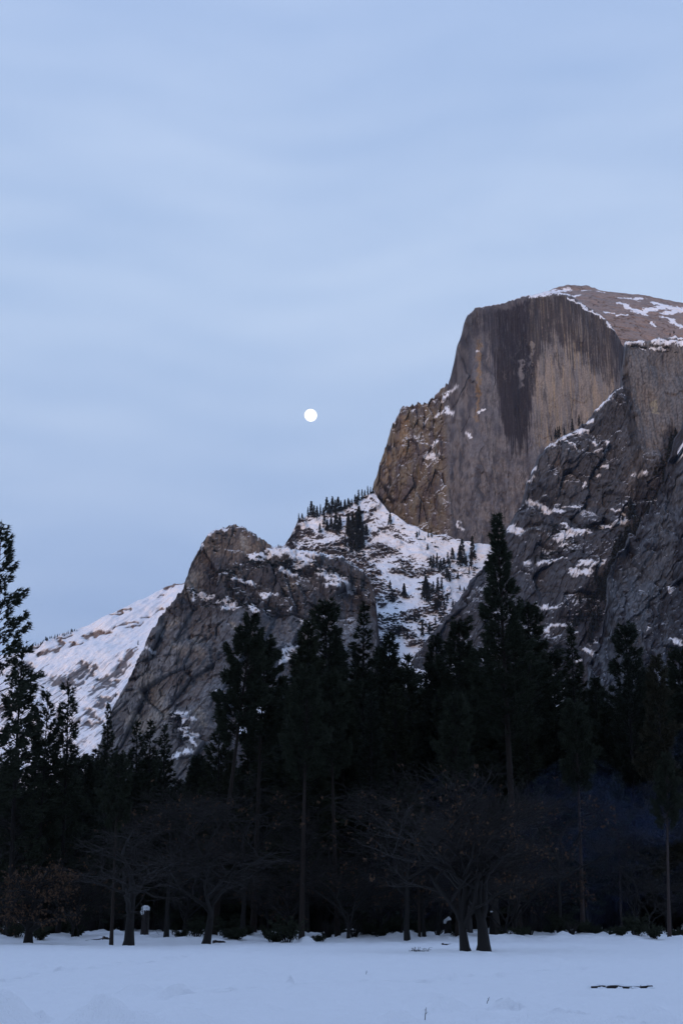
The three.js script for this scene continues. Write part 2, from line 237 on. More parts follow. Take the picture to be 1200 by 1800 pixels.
// --- C: the shoulder wall and broken spur in front of the face
{
  const xs = at(1100, 700, 3300)[0];
  const depth = (X, Y) => { const y = Y - 400; return 2860 + (y < 420 ? y * 0.72 : 302 + (y - 420) * 0.34) + Math.max(0, xs - X) * 0.22; };
  const mark = surveyor(depth);
  surfaces.spur = { depth, mark };
  const snows = caps(mark, [[930, 886, 958, 894, 6], [958, 896, 985, 901, 6], [895, 930, 912, 940, 9], [985, 945, 1000, 940, 10], [995, 935, 1028, 938, 8], [988, 922, 993, 930, 4], [975, 952, 984, 948, 5], [984, 962, 992, 960, 5], [1052, 927, 1075, 923, 4], [1075, 922, 1105, 915, 4], [955, 990, 966, 987, 7], [945, 993, 955, 992, 5], [920, 996, 930, 994, 4], [975, 985, 988, 986, 4], [1002, 1008, 1032, 1010, 10], [1012, 996, 1032, 993, 5], [1035, 1002, 1058, 989, 3], [1122, 945, 1132, 942, 8], [1112, 968, 1124, 950, 3], [1097, 985, 1105, 982, 5], [1145, 927, 1160, 921, 4], [938, 1065, 962, 1068, 5], [968, 1066, 980, 1066, 3], [945, 1106, 965, 1105, 5], [970, 1102, 975, 1100, 5], [983, 1098, 990, 1098, 4], [1030, 1140, 1040, 1150, 7], [1020, 1162, 1022, 1163, 6], [962, 1152, 968, 1155, 5], [975, 1163, 982, 1167, 5], [1014, 1108, 1016, 1108, 4],
    [985, 775, 1000, 765, 7], [1000, 765, 1032, 757, 6], [1030, 745, 1036, 740, 5], [1050, 718, 1064, 704, 8], [1064, 702, 1076, 695, 5], [1080, 692, 1092, 682, 3], [958, 790, 975, 780, 5], [965, 780, 985, 768, 4], [995, 783, 1012, 796, 2.5], [1045, 780, 1049, 783, 4], [1062, 790, 1066, 785, 4], [1042, 800, 1052, 797, 3], [1056, 820, 1066, 820, 4], [1020, 860, 1030, 848, 2.5], [1050, 832, 1058, 832, 2.5], [1110, 842, 1122, 836, 3], [1125, 835, 1136, 833, 3], [992, 890, 1016, 895, 3], [1076, 897, 1096, 903, 2.5], [930, 832, 942, 824, 4], [928, 845, 940, 843, 2.5], [1168, 866, 1172, 870, 6], [1158, 877, 1162, 876, 7],
    [1130, 609, 1165, 613, 3], [1150, 600, 1200, 604, 7], [1120, 600, 1132, 602, 4], [1110, 598, 1130, 596, 3], [1098, 600, 1110, 600, 3], [1180, 592, 1240, 598, 6]]);
  const snags = caps(mark, [[1151, 702, 1154, 720, 6]]), tan = caps(mark, [[975, 800, 990, 850, 22], [935, 920, 960, 960, 22], [1100, 640, 1160, 740, 46], [1120, 800, 1100, 860, 22], [1050, 880, 1070, 900, 14]]);
  const scrub = caps(mark, [[1090, 975, 1120, 950, 20], [1040, 1040, 1080, 1000, 20], [1000, 1090, 1060, 1070, 26], [1060, 1085, 1040, 1120, 22], [1180, 760, 1165, 830, 18], [1160, 850, 1120, 890, 14], [1090, 905, 1130, 900, 14], [960, 985, 1000, 975, 10], [1020, 925, 1060, 930, 8], [1100, 600, 1165, 616, 6], [980, 1140, 1010, 1200, 22]]);
  const slab = mark(900, 1005)[1], shoulder = mark(1150, 800)[1];
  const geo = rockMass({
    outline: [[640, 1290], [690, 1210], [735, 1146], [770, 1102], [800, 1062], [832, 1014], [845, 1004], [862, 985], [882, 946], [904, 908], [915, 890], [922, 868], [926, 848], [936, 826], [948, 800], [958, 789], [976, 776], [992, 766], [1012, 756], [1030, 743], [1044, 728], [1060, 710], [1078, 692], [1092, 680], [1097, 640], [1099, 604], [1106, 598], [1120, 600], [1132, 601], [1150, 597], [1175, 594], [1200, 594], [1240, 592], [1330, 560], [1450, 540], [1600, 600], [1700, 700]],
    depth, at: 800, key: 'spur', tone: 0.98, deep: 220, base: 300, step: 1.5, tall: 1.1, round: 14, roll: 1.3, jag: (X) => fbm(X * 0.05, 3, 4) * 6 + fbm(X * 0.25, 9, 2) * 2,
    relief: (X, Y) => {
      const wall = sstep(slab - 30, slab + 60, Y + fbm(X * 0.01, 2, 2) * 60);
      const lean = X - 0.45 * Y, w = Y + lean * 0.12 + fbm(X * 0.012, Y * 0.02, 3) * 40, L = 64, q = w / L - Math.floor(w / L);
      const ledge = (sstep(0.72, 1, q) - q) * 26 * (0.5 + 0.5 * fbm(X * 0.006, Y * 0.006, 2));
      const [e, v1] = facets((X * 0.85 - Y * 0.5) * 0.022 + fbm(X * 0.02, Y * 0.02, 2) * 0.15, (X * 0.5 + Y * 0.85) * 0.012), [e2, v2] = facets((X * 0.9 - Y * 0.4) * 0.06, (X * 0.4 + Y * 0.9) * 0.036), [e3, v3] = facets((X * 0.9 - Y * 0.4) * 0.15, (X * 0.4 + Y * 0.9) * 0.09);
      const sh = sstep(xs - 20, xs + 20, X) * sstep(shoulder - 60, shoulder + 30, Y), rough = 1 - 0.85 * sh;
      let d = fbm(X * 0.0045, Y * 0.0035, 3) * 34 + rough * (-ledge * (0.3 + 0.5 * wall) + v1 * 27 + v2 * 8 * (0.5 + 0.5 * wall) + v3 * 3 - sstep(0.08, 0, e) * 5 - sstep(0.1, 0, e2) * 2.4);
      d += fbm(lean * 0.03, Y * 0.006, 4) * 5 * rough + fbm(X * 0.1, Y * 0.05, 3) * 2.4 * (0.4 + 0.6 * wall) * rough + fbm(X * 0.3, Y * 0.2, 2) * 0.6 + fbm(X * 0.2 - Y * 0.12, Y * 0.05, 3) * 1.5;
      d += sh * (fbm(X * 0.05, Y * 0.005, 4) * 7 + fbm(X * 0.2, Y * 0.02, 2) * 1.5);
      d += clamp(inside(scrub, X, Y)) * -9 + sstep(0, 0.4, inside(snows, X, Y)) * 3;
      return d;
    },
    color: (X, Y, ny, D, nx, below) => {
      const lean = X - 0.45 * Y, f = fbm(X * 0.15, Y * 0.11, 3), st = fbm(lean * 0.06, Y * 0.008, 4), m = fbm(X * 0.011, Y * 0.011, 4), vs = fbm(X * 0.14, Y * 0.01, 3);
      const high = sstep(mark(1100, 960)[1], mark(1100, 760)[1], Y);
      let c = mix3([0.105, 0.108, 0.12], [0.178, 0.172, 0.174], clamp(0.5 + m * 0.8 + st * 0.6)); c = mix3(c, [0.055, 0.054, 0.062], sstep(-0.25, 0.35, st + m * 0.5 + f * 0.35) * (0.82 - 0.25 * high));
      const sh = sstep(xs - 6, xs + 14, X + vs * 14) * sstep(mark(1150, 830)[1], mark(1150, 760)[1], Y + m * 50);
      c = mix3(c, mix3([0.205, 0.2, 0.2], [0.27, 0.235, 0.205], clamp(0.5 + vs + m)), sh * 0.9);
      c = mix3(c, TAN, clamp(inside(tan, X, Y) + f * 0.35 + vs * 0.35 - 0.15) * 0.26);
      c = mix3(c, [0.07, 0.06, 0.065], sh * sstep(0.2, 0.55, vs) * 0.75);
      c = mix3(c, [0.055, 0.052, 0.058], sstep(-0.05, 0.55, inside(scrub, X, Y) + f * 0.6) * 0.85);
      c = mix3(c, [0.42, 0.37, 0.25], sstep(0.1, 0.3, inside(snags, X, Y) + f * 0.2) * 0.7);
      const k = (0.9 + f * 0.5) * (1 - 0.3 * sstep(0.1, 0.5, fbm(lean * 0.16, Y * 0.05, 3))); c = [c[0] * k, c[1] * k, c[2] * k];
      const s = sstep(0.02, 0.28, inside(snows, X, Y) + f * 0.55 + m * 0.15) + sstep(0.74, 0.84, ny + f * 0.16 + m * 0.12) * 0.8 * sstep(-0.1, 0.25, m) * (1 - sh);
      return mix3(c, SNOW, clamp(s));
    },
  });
  const g = new THREE.Group(); part('cliff_wall', geo, rockMat, g);
  // --- D: the smooth bluish slab lower right
  const depthD = (X, Y) => 2560 + (Y - 300) * 0.56 + Math.max(0, at(1080, 1000, 2600)[0] - X) * 0.12;
  const markD = surveyor(depthD);
  surfaces.slab = { depth: depthD, mark: markD };
  const snowD = caps(markD, [[1180, 1032, 1182, 1036, 4], [1180, 1127, 1190, 1130, 4], [1196, 800, 1200, 780, 5], [1140, 1104, 1142, 1104, 3]]), darkD = caps(markD, [[1175, 1040, 1150, 1130, 12], [1200, 1010, 1180, 1200, 16], [1140, 1150, 1130, 1250, 12], [1085, 965, 1130, 900, 7], [1130, 900, 1200, 760, 12], [1130, 965, 1175, 960, 4], [1150, 1060, 1125, 1180, 5], [1090, 985, 1125, 940, 16], [1076, 1010, 1092, 985, 12], [1135, 915, 1165, 860, 16], [1165, 860, 1200, 770, 20], [1040, 1200, 1068, 1080, 9], [1210, 900, 1190, 990, 12], [1100, 1040, 1090, 1120, 4]]);
  const geoD = rockMass({
    outline: [[985, 1330], [1012, 1262], [1030, 1205], [1048, 1150], [1060, 1100], [1066, 1050], [1072, 1010], [1082, 985], [1098, 965], [1120, 935], [1135, 905], [1150, 880], [1162, 850], [1172, 820], [1184, 780], [1200, 735], [1230, 690], [1300, 640], [1450, 600], [1650, 660], [1750, 760]],
    depth: depthD, at: 1000, key: 'slab', tone: 0.95, deep: 130, base: 200, step: 1.5, tall: 1.1, round: 8, roll: 0.8, jag: (X) => fbm(X * 0.02, 33, 5) * 40,
    relief: (X, Y) => { const l = X - 0.5 * Y; const [e, v] = facets((X * 0.85 - Y * 0.5) * 0.02 + fbm(X * 0.02, Y * 0.02, 3) * 0.2, (X * 0.5 + Y * 0.85) * 0.009), [e2, v2] = facets((X * 0.8 - Y * 0.6) * 0.07, (X * 0.6 + Y * 0.8) * 0.03); return fbm(X * 0.006, Y * 0.004, 3) * 26 + v * 22 + v2 * 8 + facets((X * 0.8 - Y * 0.6) * 0.17, (X * 0.6 + Y * 0.8) * 0.09)[1] * 4 - sstep(0.07, 0, e) * 5 - sstep(0.08, 0, e2) * 2 + fbm(l * 0.12, Y * 0.03, 3) * 2 + fbm(l * 0.035, Y * 0.009, 4) * 6 + fbm(X * 0.09, Y * 0.06, 4) * 2.4 - clamp(inside(darkD, X, Y)) * 10; },
    color: (X, Y, ny) => {
      const l = X - 0.5 * Y, f = fbm(X * 0.14, Y * 0.1, 3), m = fbm(X * 0.012, Y * 0.01, 4), st = fbm(l * 0.06, Y * 0.012, 4);
      let c = mix3([0.125, 0.133, 0.15], [0.175, 0.178, 0.185], clamp(0.5 + m + st * 0.6)); c = mix3(c, [0.06, 0.062, 0.07], sstep(0.2, 0.55, st + m * 0.4 + f * 0.3) * 0.7);
      c = mix3(c, [0.06, 0.06, 0.068], 0.75 * sstep(0.035, 0, Math.abs(fbm(l * 0.02 + 3, (Y + X) * 0.014, 4))));
      c = mix3(c, [0.055, 0.052, 0.058], sstep(-0.1, 0.5, inside(darkD, X, Y) + f * 0.5) * 0.85);
      const k = (0.92 + f * 0.45) * (1 - 0.35 * sstep(0.1, 0.5, fbm(l * 0.18, Y * 0.05, 3))); c = [c[0] * k, c[1] * k, c[2] * k];
      return mix3(c, SNOW, clamp(sstep(0.0, 0.3, inside(snowD, X, Y) + f * 0.5) + sstep(0.86, 0.92, ny + f * 0.1) * 0.5));
    },
  });
  part('slab', geoD, rockMat, g);
  structure(g, 'cliff', 'grey granite cliffs with snowy ledges below the right side of the dome');
}

// --- E: snow slope with outcrops under the face, wooded ridge on its left
{
  const depth = (X, Y) => (Y < 762.5 ? 3000 + (Y - 450) * 1.6 : 3500 + (Y - 762.5) * 0.8);
  const mark = surveyor(depth);
  surfaces.bowl = { depth, mark };
  const rocks = caps(mark, [[505, 955, 530, 930, 14], [530, 965, 600, 968, 9], [600, 972, 640, 985, 12], [640, 960, 700, 955, 9], [655, 975, 690, 962, 12], [565, 985, 640, 1000, 20], [600, 1000, 660, 1030, 24], [560, 960, 600, 955, 4], [640, 985, 665, 1010, 8], [705, 985, 722, 1000, 9], [690, 1003, 740, 1008, 7], [700, 1040, 720, 1050, 7], [655, 1040, 690, 1050, 12], [640, 1030, 670, 1060, 11], [625, 1060, 660, 1080, 9], [690, 1090, 760, 1068, 12], [660, 1095, 720, 1115, 10], [630, 1110, 690, 1140, 12], [740, 1000, 790, 1010, 7], [745, 1030, 770, 1050, 13], [760, 1050, 775, 1075, 10], [780, 1090, 760, 1120, 8], [720, 1130, 760, 1130, 8], [800, 1005, 830, 1000, 4], [610, 1100, 640, 1120, 8], [650, 900, 662, 884, 7], [600, 905, 640, 900, 3], [560, 915, 600, 945, 3], [520, 905, 545, 935, 6], [670, 935, 690, 940, 2], [790, 1035, 775, 1060, 4]]);
  const clean = caps(mark, [[664, 888, 690, 916, 16], [690, 916, 760, 950, 22], [750, 962, 850, 968, 28], [675, 945, 740, 975, 20], [800, 1022, 850, 990, 20], [690, 1016, 735, 1030, 12], [700, 1062, 745, 1050, 10], [535, 925, 590, 915, 12], [660, 1080, 700, 1075, 10], [790, 1040, 800, 1020, 10], [610, 1085, 640, 1040, 8]]);
  const geo = rockMass({
    outline: [[440, 1120], [470, 1010], [492, 962], [500, 956], [510, 943], [520, 922], [524, 913], [540, 908], [562, 902], [585, 896], [605, 890], [625, 880], [642, 870], [656, 862], [668, 882], [684, 900], [700, 908], [716, 920], [740, 931], [762, 940], [784, 938], [800, 948], [830, 953], [850, 957], [880, 955], [920, 975], [980, 1080], [1000, 1200]],
    depth, at: 1000, key: 'bowl', base: 300, step: 1.35, tall: 1.0, round: 6, roll: 0.8, jag: (X) => fbm(X * 0.03, 13, 4) * 5,
    relief: (X, Y) => {
      const w = Y + X * 0.08 + fbm(X * 0.015, Y * 0.03, 3) * 22, L = 34, q = w / L - Math.floor(w / L), r = sstep(-0.3, 0.4, inside(rocks, X, Y) + fbm(X * 0.05, Y * 0.08, 3) * 0.7), lump = fbm(X * 0.12, Y * 0.14, 3);
      return fbm(X * 0.006, Y * 0.006, 3) * 24 + fbm(X * 0.03, Y * 0.045, 4) * 8 + r * (6 + (q - sstep(0.6, 1, q)) * 7 + lump * 3 + facets(X * 0.06, Y * 0.07)[1] * 9 + facets(X * 0.16, Y * 0.2)[1] * 4) + Math.max(0, lump - 0.35) * 9;
    },
    color: (X, Y, ny) => {
      const f = fbm(X * 0.16, Y * 0.19, 4), m = fbm(X * 0.03, Y * 0.04, 4), vs = fbm(X * 0.12, Y * 0.02, 3);
      let c = mix3([0.085, 0.078, 0.08], [0.15, 0.125, 0.11], clamp(0.45 + m + vs * 0.5)); c = mix3(c, [0.04, 0.038, 0.042], sstep(0, 0.5, f + vs * 0.3) * 0.6);
      const low = sstep(mark(700, 1000)[1], mark(700, 1120)[1], Y);
      const r = inside(rocks, X, Y);
      const bare = sstep(-0.02, 0.2, Math.max(r, -1.2) + f * 0.6 + m * 0.35 - 0.16) + sstep(0.5, 0.58, f * 0.8 + m * 0.4 + low * 0.26 - 0.18) + sstep(0.36, 0.2, ny);
      const hold = sstep(0.74, 0.86, ny + f * 0.2), white = 1 - sstep(0, 0.35, inside(clean, X, Y) + f * 0.35);
      c = [c[0] * 0.75, c[1] * 0.72, c[2] * 0.75]; return mix3(c, SNOW, sstep(0.35, 0.65, 1 - bare * white * (1 - 0.6 * hold)));
    },
  });
  const m = new THREE.Mesh(geo, rockMat); structure(m, 'snow_slope', 'snow slope with dark outcrops between the sheer face and the lower cliffs');
}

// --- F: left cliff with its rounded knob
{
  const xl = at(300, 1150, 2900)[0], xk = at(470, 980, 2950)[0];
  const depth = (X, Y) => 2850 + (Y - 350) * 0.36 + Math.max(0, xl - X) * 0.7 + Math.max(0, X - xk) * 0.35 * sstep(420, 640, Y);
  const mark = surveyor(depth);
  surfaces.knoll = { depth, mark };
  const snows = caps(mark, [[352, 1042, 362, 1048, 6], [360, 1048, 372, 1044, 5], [380, 1058, 400, 1055, 5], [396, 1068, 412, 1062, 7], [400, 1072, 420, 1068, 4], [446, 1066, 450, 1076, 7], [465, 1072, 470, 1073, 4], [460, 1046, 472, 1045, 4], [480, 1046, 488, 1046, 3], [360, 944, 380, 934, 3], [385, 932, 400, 930, 3], [357, 962, 359, 966, 3], [335, 1035, 339, 1052, 3], [254, 1138, 262, 1145, 4], [268, 1148, 276, 1150, 5], [440, 980, 480, 972, 6], [480, 968, 520, 972, 10], [510, 975, 545, 990, 8], [520, 996, 545, 990, 6], [500, 968, 560, 980, 5], [440, 985, 460, 983, 3], [490, 1005, 520, 1012, 4], [465, 965, 475, 963, 3], [520, 970, 590, 975, 5], [560, 970, 600, 978, 6], [566, 1010, 600, 1022, 9], [575, 1030, 592, 1031, 5], [600, 1022, 620, 1034, 6], [425, 1022, 450, 1024, 4], [415, 1020, 425, 1018, 3], [530, 1090, 548, 1098, 4], [505, 1075, 508, 1075, 4], [308, 1255, 330, 1258, 6], [325, 1265, 342, 1264, 5], [318, 1282, 330, 1283, 5], [325, 1292, 342, 1295, 5], [340, 1300, 344, 1310, 4], [326, 1325, 334, 1322, 6], [378, 1220, 388, 1216, 4], [496, 1160, 515, 1150, 9], [300, 1330, 312, 1328, 5], [500, 1140, 520, 1135, 6]]);
  const roof = caps(mark, [[335, 1122, 372, 1128, 9], [372, 1100, 375, 1160, 5], [330, 1180, 300, 1230, 4], [245, 1160, 235, 1190, 7], [395, 1150, 340, 1200, 5]]), brown = caps(mark, [[340, 1105, 372, 1112, 16], [330, 1150, 355, 1150, 14], [300, 1200, 330, 1190, 20], [268, 1120, 276, 1140, 8], [380, 1180, 330, 1235, 10], [240, 1160, 232, 1200, 12]]);
  const pale = caps(mark, [[345, 1010, 330, 1040, 16], [425, 940, 433, 968, 8], [505, 1035, 520, 1025, 9], [340, 1110, 345, 1125, 10], [345, 1140, 352, 1150, 9], [262, 1200, 275, 1230, 22], [230, 1265, 290, 1255, 16], [270, 1275, 240, 1280, 14], [300, 1100, 310, 1090, 8], [408, 1100, 415, 1105, 6], [352, 1255, 356, 1270, 8], [305, 1140, 330, 1150, 8]]);
  const scrub = caps(mark, [[400, 1000, 420, 1060, 12], [420, 1060, 500, 1080, 10], [430, 990, 520, 1005, 8], [440, 1030, 450, 1060, 10], [385, 1050, 400, 1062, 7], [500, 1040, 520, 1075, 5], [520, 1080, 560, 1095, 5], [310, 1260, 320, 1300, 12], [560, 1000, 600, 1015, 7], [520, 1015, 560, 1005, 6]]);
  const midY = mark(400, 1082)[1], knobY = mark(410, 1000)[1];
  const geo = rockMass({
    outline: [[110, 1480], [150, 1378], [168, 1325], [184, 1282], [202, 1238], [217, 1205], [233, 1178], [248, 1150], [256, 1136], [268, 1112], [284, 1082], [300, 1058], [314, 1044], [320, 1036], [322, 1026], [328, 1010], [336, 990], [346, 974], [354, 956], [364, 945], [376, 935], [388, 928], [400, 925], [412, 923.5], [424, 924], [434, 930], [446, 938], [456, 944], [466, 952], [476, 959], [488, 960], [498, 962], [520, 966], [556, 972], [600, 980], [630, 996], [650, 1020], [660, 1050], [664, 1090], [668, 1150], [675, 1300]],
    depth, at: 1050, key: 'knoll', base: 120, step: 1.25, tall: 1.05, round: 16, roll: 1.5, jag: (X) => fbm(X * 0.05, 43, 4) * 5 + fbm(X * 0.22, 47, 3) * 3 + (X < xl + 20 ? fbm(X * 0.035, 49, 4) * 9 : 0),
    relief: (X, Y) => {
      const low = sstep(midY + 20, midY - 40, Y + fbm(X * 0.01, 5, 2) * 30);
      const w = Y - X * 0.1 + fbm(X * 0.018, Y * 0.026, 3) * 30, L = 44, q = w / L - Math.floor(w / L), ledge = (sstep(0.7, 1, q) - q) * 20 * (1 - low) * sstep(-0.35, 0.5, fbm(X * 0.02, Y * 0.016, 3));
      const joints = (uu, vv) => { const [e, v1] = facets(uu * 0.022, vv * 0.011), [e2, v2] = facets(uu * 0.06, vv * 0.034), v3 = facets(uu * 0.16, vv * 0.1)[1]; return v1 * 28 + v2 * 9 + v3 * 3.2 - sstep(0.07, 0, e) * 5 - sstep(0.08, 0, e2) * 2.2 + fbm(uu * 0.035, vv * 0.012, 3) * 4 + fbm(uu * 0.15, vv * 0.03, 2) * 1.2; };
      const rock = low < 0.01 ? joints(X, Y) : low > 0.99 ? joints(X * 0.8 - Y * 0.6, X * 0.6 + Y * 0.8) : lerp(joints(X, Y), joints(X * 0.8 - Y * 0.6, X * 0.6 + Y * 0.8), low);
      let d = fbm(X * 0.006, Y * 0.005, 3) * 24 - ledge + rock - 10 * sstep(-0.1, 0.35, inside(roof, X, Y));
      d *= 1 - 0.55 * sstep(knobY - 40, knobY + 30, Y) * sstep(xk + 10, xk - 40, X); d += fbm(X * 0.1, Y * 0.08, 3) * 2 + fbm(X * 0.3, Y * 0.25, 2) * 0.8 + sstep(0, 0.4, inside(snows, X, Y)) * 3 + clamp(inside(scrub, X, Y)) * -5;
      return d;
    },
    color: (X, Y, ny) => {
      const f = fbm(X * 0.17, Y * 0.13, 3), l2 = X - 0.6 * Y, st = fbm(l2 * 0.05, Y * 0.012, 4), vs = fbm(X * 0.13, Y * 0.015, 3), m = fbm(X * 0.014, Y * 0.014, 4), low = sstep(midY + 20, midY - 40, Y + m * 30), knob = sstep(mark(420, 1010)[1], mark(420, 970)[1], Y + m * 30) * sstep(xk + 30, xk - 10, X);
      let c = mix3([0.105, 0.096, 0.098], [0.175, 0.15, 0.136], clamp(0.5 + m + vs * 0.5));
      c = mix3(c, mix3([0.22, 0.217, 0.224], [0.36, 0.34, 0.32], clamp(0.5 + st * 1.1 + m * 0.5)), low * 0.85);
      c = mix3(c, mix3([0.27, 0.2, 0.145], [0.14, 0.115, 0.1], clamp(0.45 + vs + m * 0.8)), knob * 0.9);
      c = mix3(c, [0.065, 0.06, 0.066], sstep(0.05, 0.5, lerp(vs, st, low) + f * 0.4) * 0.65);
      c = mix3(c, [0.17, 0.18, 0.2], low * sstep(mark(350, 1180)[0], mark(400, 1230)[0], X + m * 40) * 0.7);
      c = mix3(c, [0.42, 0.37, 0.31], clamp(inside(pale, X, Y) * 1.3 + 0.15 + f * 0.5 + vs * 0.3) * 0.75);
      c = mix3(c, [0.05, 0.047, 0.05], sstep(-0.15, 0.5, inside(scrub, X, Y) + f * 0.7) * 0.85);
      c = mix3(c, [0.19, 0.125, 0.085], clamp(inside(brown, X, Y) + 0.2 + f * 0.5 + st * 0.5) * 0.45);
      const k = (0.92 + f * 0.5) * (1 - 0.35 * sstep(0.05, 0.45, fbm((X * 0.8 - Y * 0.6) * 0.17, (X * 0.6 + Y * 0.8) * 0.04, 3))); c = [c[0] * k, c[1] * k, c[2] * k];
      const s = sstep(0.0, 0.25, inside(snows, X, Y) + f * 0.75 + m * 0.1) + sstep(0.74, 0.85, ny + f * 0.2) * 0.8 * (1 - low * 0.8) * sstep(-0.2, 0.2, m) * sstep(mark(300, 1000)[0], mark(420, 1000)[0], X);
      return mix3(c, SNOW, clamp(s));
    },
  });
  const m = new THREE.Mesh(geo, rockMat); structure(m, 'cliff', 'dark cliff with a rounded brown knob at the left end');
}

// --- G: far snow mountain
{
  const depth = (X, Y) => 6200 + (Y - 700) * 1.4;
  const mark = surveyor(depth);
  surfaces.far = { depth, mark };
  const bare = caps(mark, [[75, 1148, 105, 1133, 16], [155, 1117, 190, 1108, 14], [205, 1080, 222, 1072, 8], [295, 1032, 320, 1028, 16], [100, 1130, 130, 1118, 6], [125, 1135, 145, 1128, 8], [85, 1200, 130, 1200, 34], [130, 1190, 150, 1165, 22], [145, 1195, 165, 1170, 14], [185, 1195, 230, 1150, 26], [160, 1215, 205, 1195, 14], [170, 1240, 200, 1225, 12], [150, 1250, 165, 1260, 20], [230, 1105, 255, 1090, 8], [200, 1100, 240, 1092, 7], [255, 1080, 285, 1070, 8], [150, 1280, 180, 1262, 10], [60, 1135, 40, 1145, 8], [20, 1180, 60, 1170, 20], [270, 1050, 280, 1045, 8], [0, 1250, 60, 1230, 20]]);
  const geo = rockMass({
    outline: [[-500, 1230], [-200, 1190], [0, 1152], [40, 1141], [70, 1130], [100, 1117], [130, 1106], [152, 1098], [175, 1087], [200, 1076], [225, 1064], [250, 1051], [275, 1038], [292, 1030], [305, 1026], [318, 1025], [330, 1022], [400, 1000], [480, 1010], [560, 1100]],
    depth, at: 1150, key: 'far', base: 500, step: 2.9, tall: 1.1, round: 20, roll: 1.2, jag: (X) => fbm(X * 0.012, 53, 4) * 7,
    relief: (X, Y) => { const l = X - 0.8 * Y; return fbm(X * 0.003, Y * 0.003, 3) * 60 + fbm(l * 0.024, (X + Y) * 0.005, 4) * 24 + fbm(X * 0.04, Y * 0.05, 3) * 4 - sstep(-0.2, 0.5, inside(bare, X, Y, 34)) * 18; },
    color: (X, Y, ny) => {
      const l = X - 0.75 * Y, f = fbm(X * 0.05, Y * 0.06, 4), st = fbm(l * 0.045, (X + Y) * 0.006, 4), m = fbm(X * 0.008, Y * 0.008, 3);
      let c = mix3([0.21, 0.2, 0.205], [0.29, 0.215, 0.175], sstep(mark(100, 1190)[1], mark(100, 1110)[1], Y + m * 60)); const k = 1 + f * 0.3; c = [c[0] * k, c[1] * k, c[2] * k];
      const low = sstep(mark(150, 1130)[1], mark(150, 1200)[1], Y);
      return mix3(SNOW, c, clamp(sstep(0.0, 0.4, Math.max(-1.6, inside(bare, X, Y, 34)) + st * 0.85 + f * 0.35 - 0.06) + sstep(0.36, 0.75, st + f * 0.3 + low * 0.42 - 0.16) * 0.75));
    },
  });
  const m = new THREE.Mesh(geo, rockMat); structure(m, 'mountain', 'distant snow-covered mountain flank at far left');
}

// valley wall behind the photographer, which keeps the low sun off the meadow
{
  const B = new Buf(), nx = 140, ny = 26;
  for (let j = 0; j <= ny; j++) for (let i = 0; i <= nx; i++) {
    const u = i / nx, a = lerp(-1.25, 1.25, u), t = j / ny, H = 720 + fbm(u * 9, 2, 4) * 130, r = 1900 + t * 600 + fbm(u * 14, t * 5, 4) * 120;
    B.v(Math.sin(a) * r * 1.5, j === 0 ? -20 : H * t, Math.cos(a) * r);
    const f = fbm(u * 60, t * 22, 3); B.c.push(...mix3([0.15, 0.14, 0.14], [0.05, 0.055, 0.045], clamp(0.5 + f)));
  }
  for (let j = 0; j < ny; j++) for (let i = 0; i < nx; i++) { const a = j * (nx + 1) + i, b = a + 1, c = a + nx + 1, d = c + 1; B.tri(a, b, d); B.tri(a, d, c); }
  const m = new THREE.Mesh(B.geo(), rockMat); m.material = rockMat.clone(); m.material.side = THREE.DoubleSide;
  structure(m, 'valley_wall', 'wooded valley wall behind the photographer');
}

// ---------------------------------------------------------------- moon
{
  const p = at(546, 730, 12000), r = 24.5 / 2 / FOCAL * 12000 * 0.96;
  const g = new THREE.SphereGeometry(r, 48, 32), P = g.attributes.position, c = [];
  for (let k = 0; k < P.count; k++) { const s = 1 + 0.012 * n3(P.getX(k) / 30, P.getY(k) / 30, P.getZ(k) / 30); P.setXYZ(k, P.getX(k) * s, P.getY(k) * s, P.getZ(k) * s); }
  const m = new THREE.Mesh(g, new THREE.MeshStandardMaterial({ color: 0x111111, roughness: 1, emissive: new THREE.Color(1.0, 0.96, 0.9), emissiveIntensity: 1.5 }));
  m.name = numbered('moon'); m.position.set(...p); m.scale.set(1, 0.965, 1); m.rotation.z = -0.6; m.userData = { label: 'bright white full moon in the pale evening sky', category: 'moon' }; scene.add(m);
}

// ---------------------------------------------------------------- snowy meadow
const lumps = [];   // [x, z, radius, height, stretch]
function lump(px, py, wide, high, stretch = 1) { const d = FOCAL * EYE / (py - 1605), x = (px - 600) / FOCAL * d * 1.0; lumps.push([x * 1.0, -d, wide / FOCAL * d / 2, high, stretch]); }
lump(30, 1795, 150, 0.20); lump(95, 1785, 40, 0.09); lump(200, 1796, 150, 0.17); lump(260, 1799, 70, 0.10); lump(330, 1793, 160, 0.07, 1.5); lump(875, 1768, 76, 0.075); lump(862, 1764, 26, 0.03); lump(920, 1780, 90, 0.07); lump(840, 1778, 80, 0.05); lump(512, 1727, 18, 0.12, 1.2); lump(456, 1718, 10, 0.09, 1.2); lump(290, 1738, 10, 0.08, 1.2); lump(1108, 1796, 36, 0.08); lump(1050, 1790, 110, 0.05); lump(700, 1796, 140, 0.05, 1.6); lump(1180, 1760, 90, 0.04); lump(540, 1655, 40, 0.2); lump(40, 1676, 14, 0.08);
{ const r = prng(91); for (let k = 0; k < 90; k++) { const d = 24 + r() * r() * 60, x = (r() - 0.5) * d * 0.46, a = 0.12 + r() * 0.4; if (Math.abs(x - 6.9) < 1.6 && Math.abs(d - 38) < 3) continue; lumps.push([x, -d, a, a * (0.1 + 0.12 * r()), 0.8 + r()]); } }
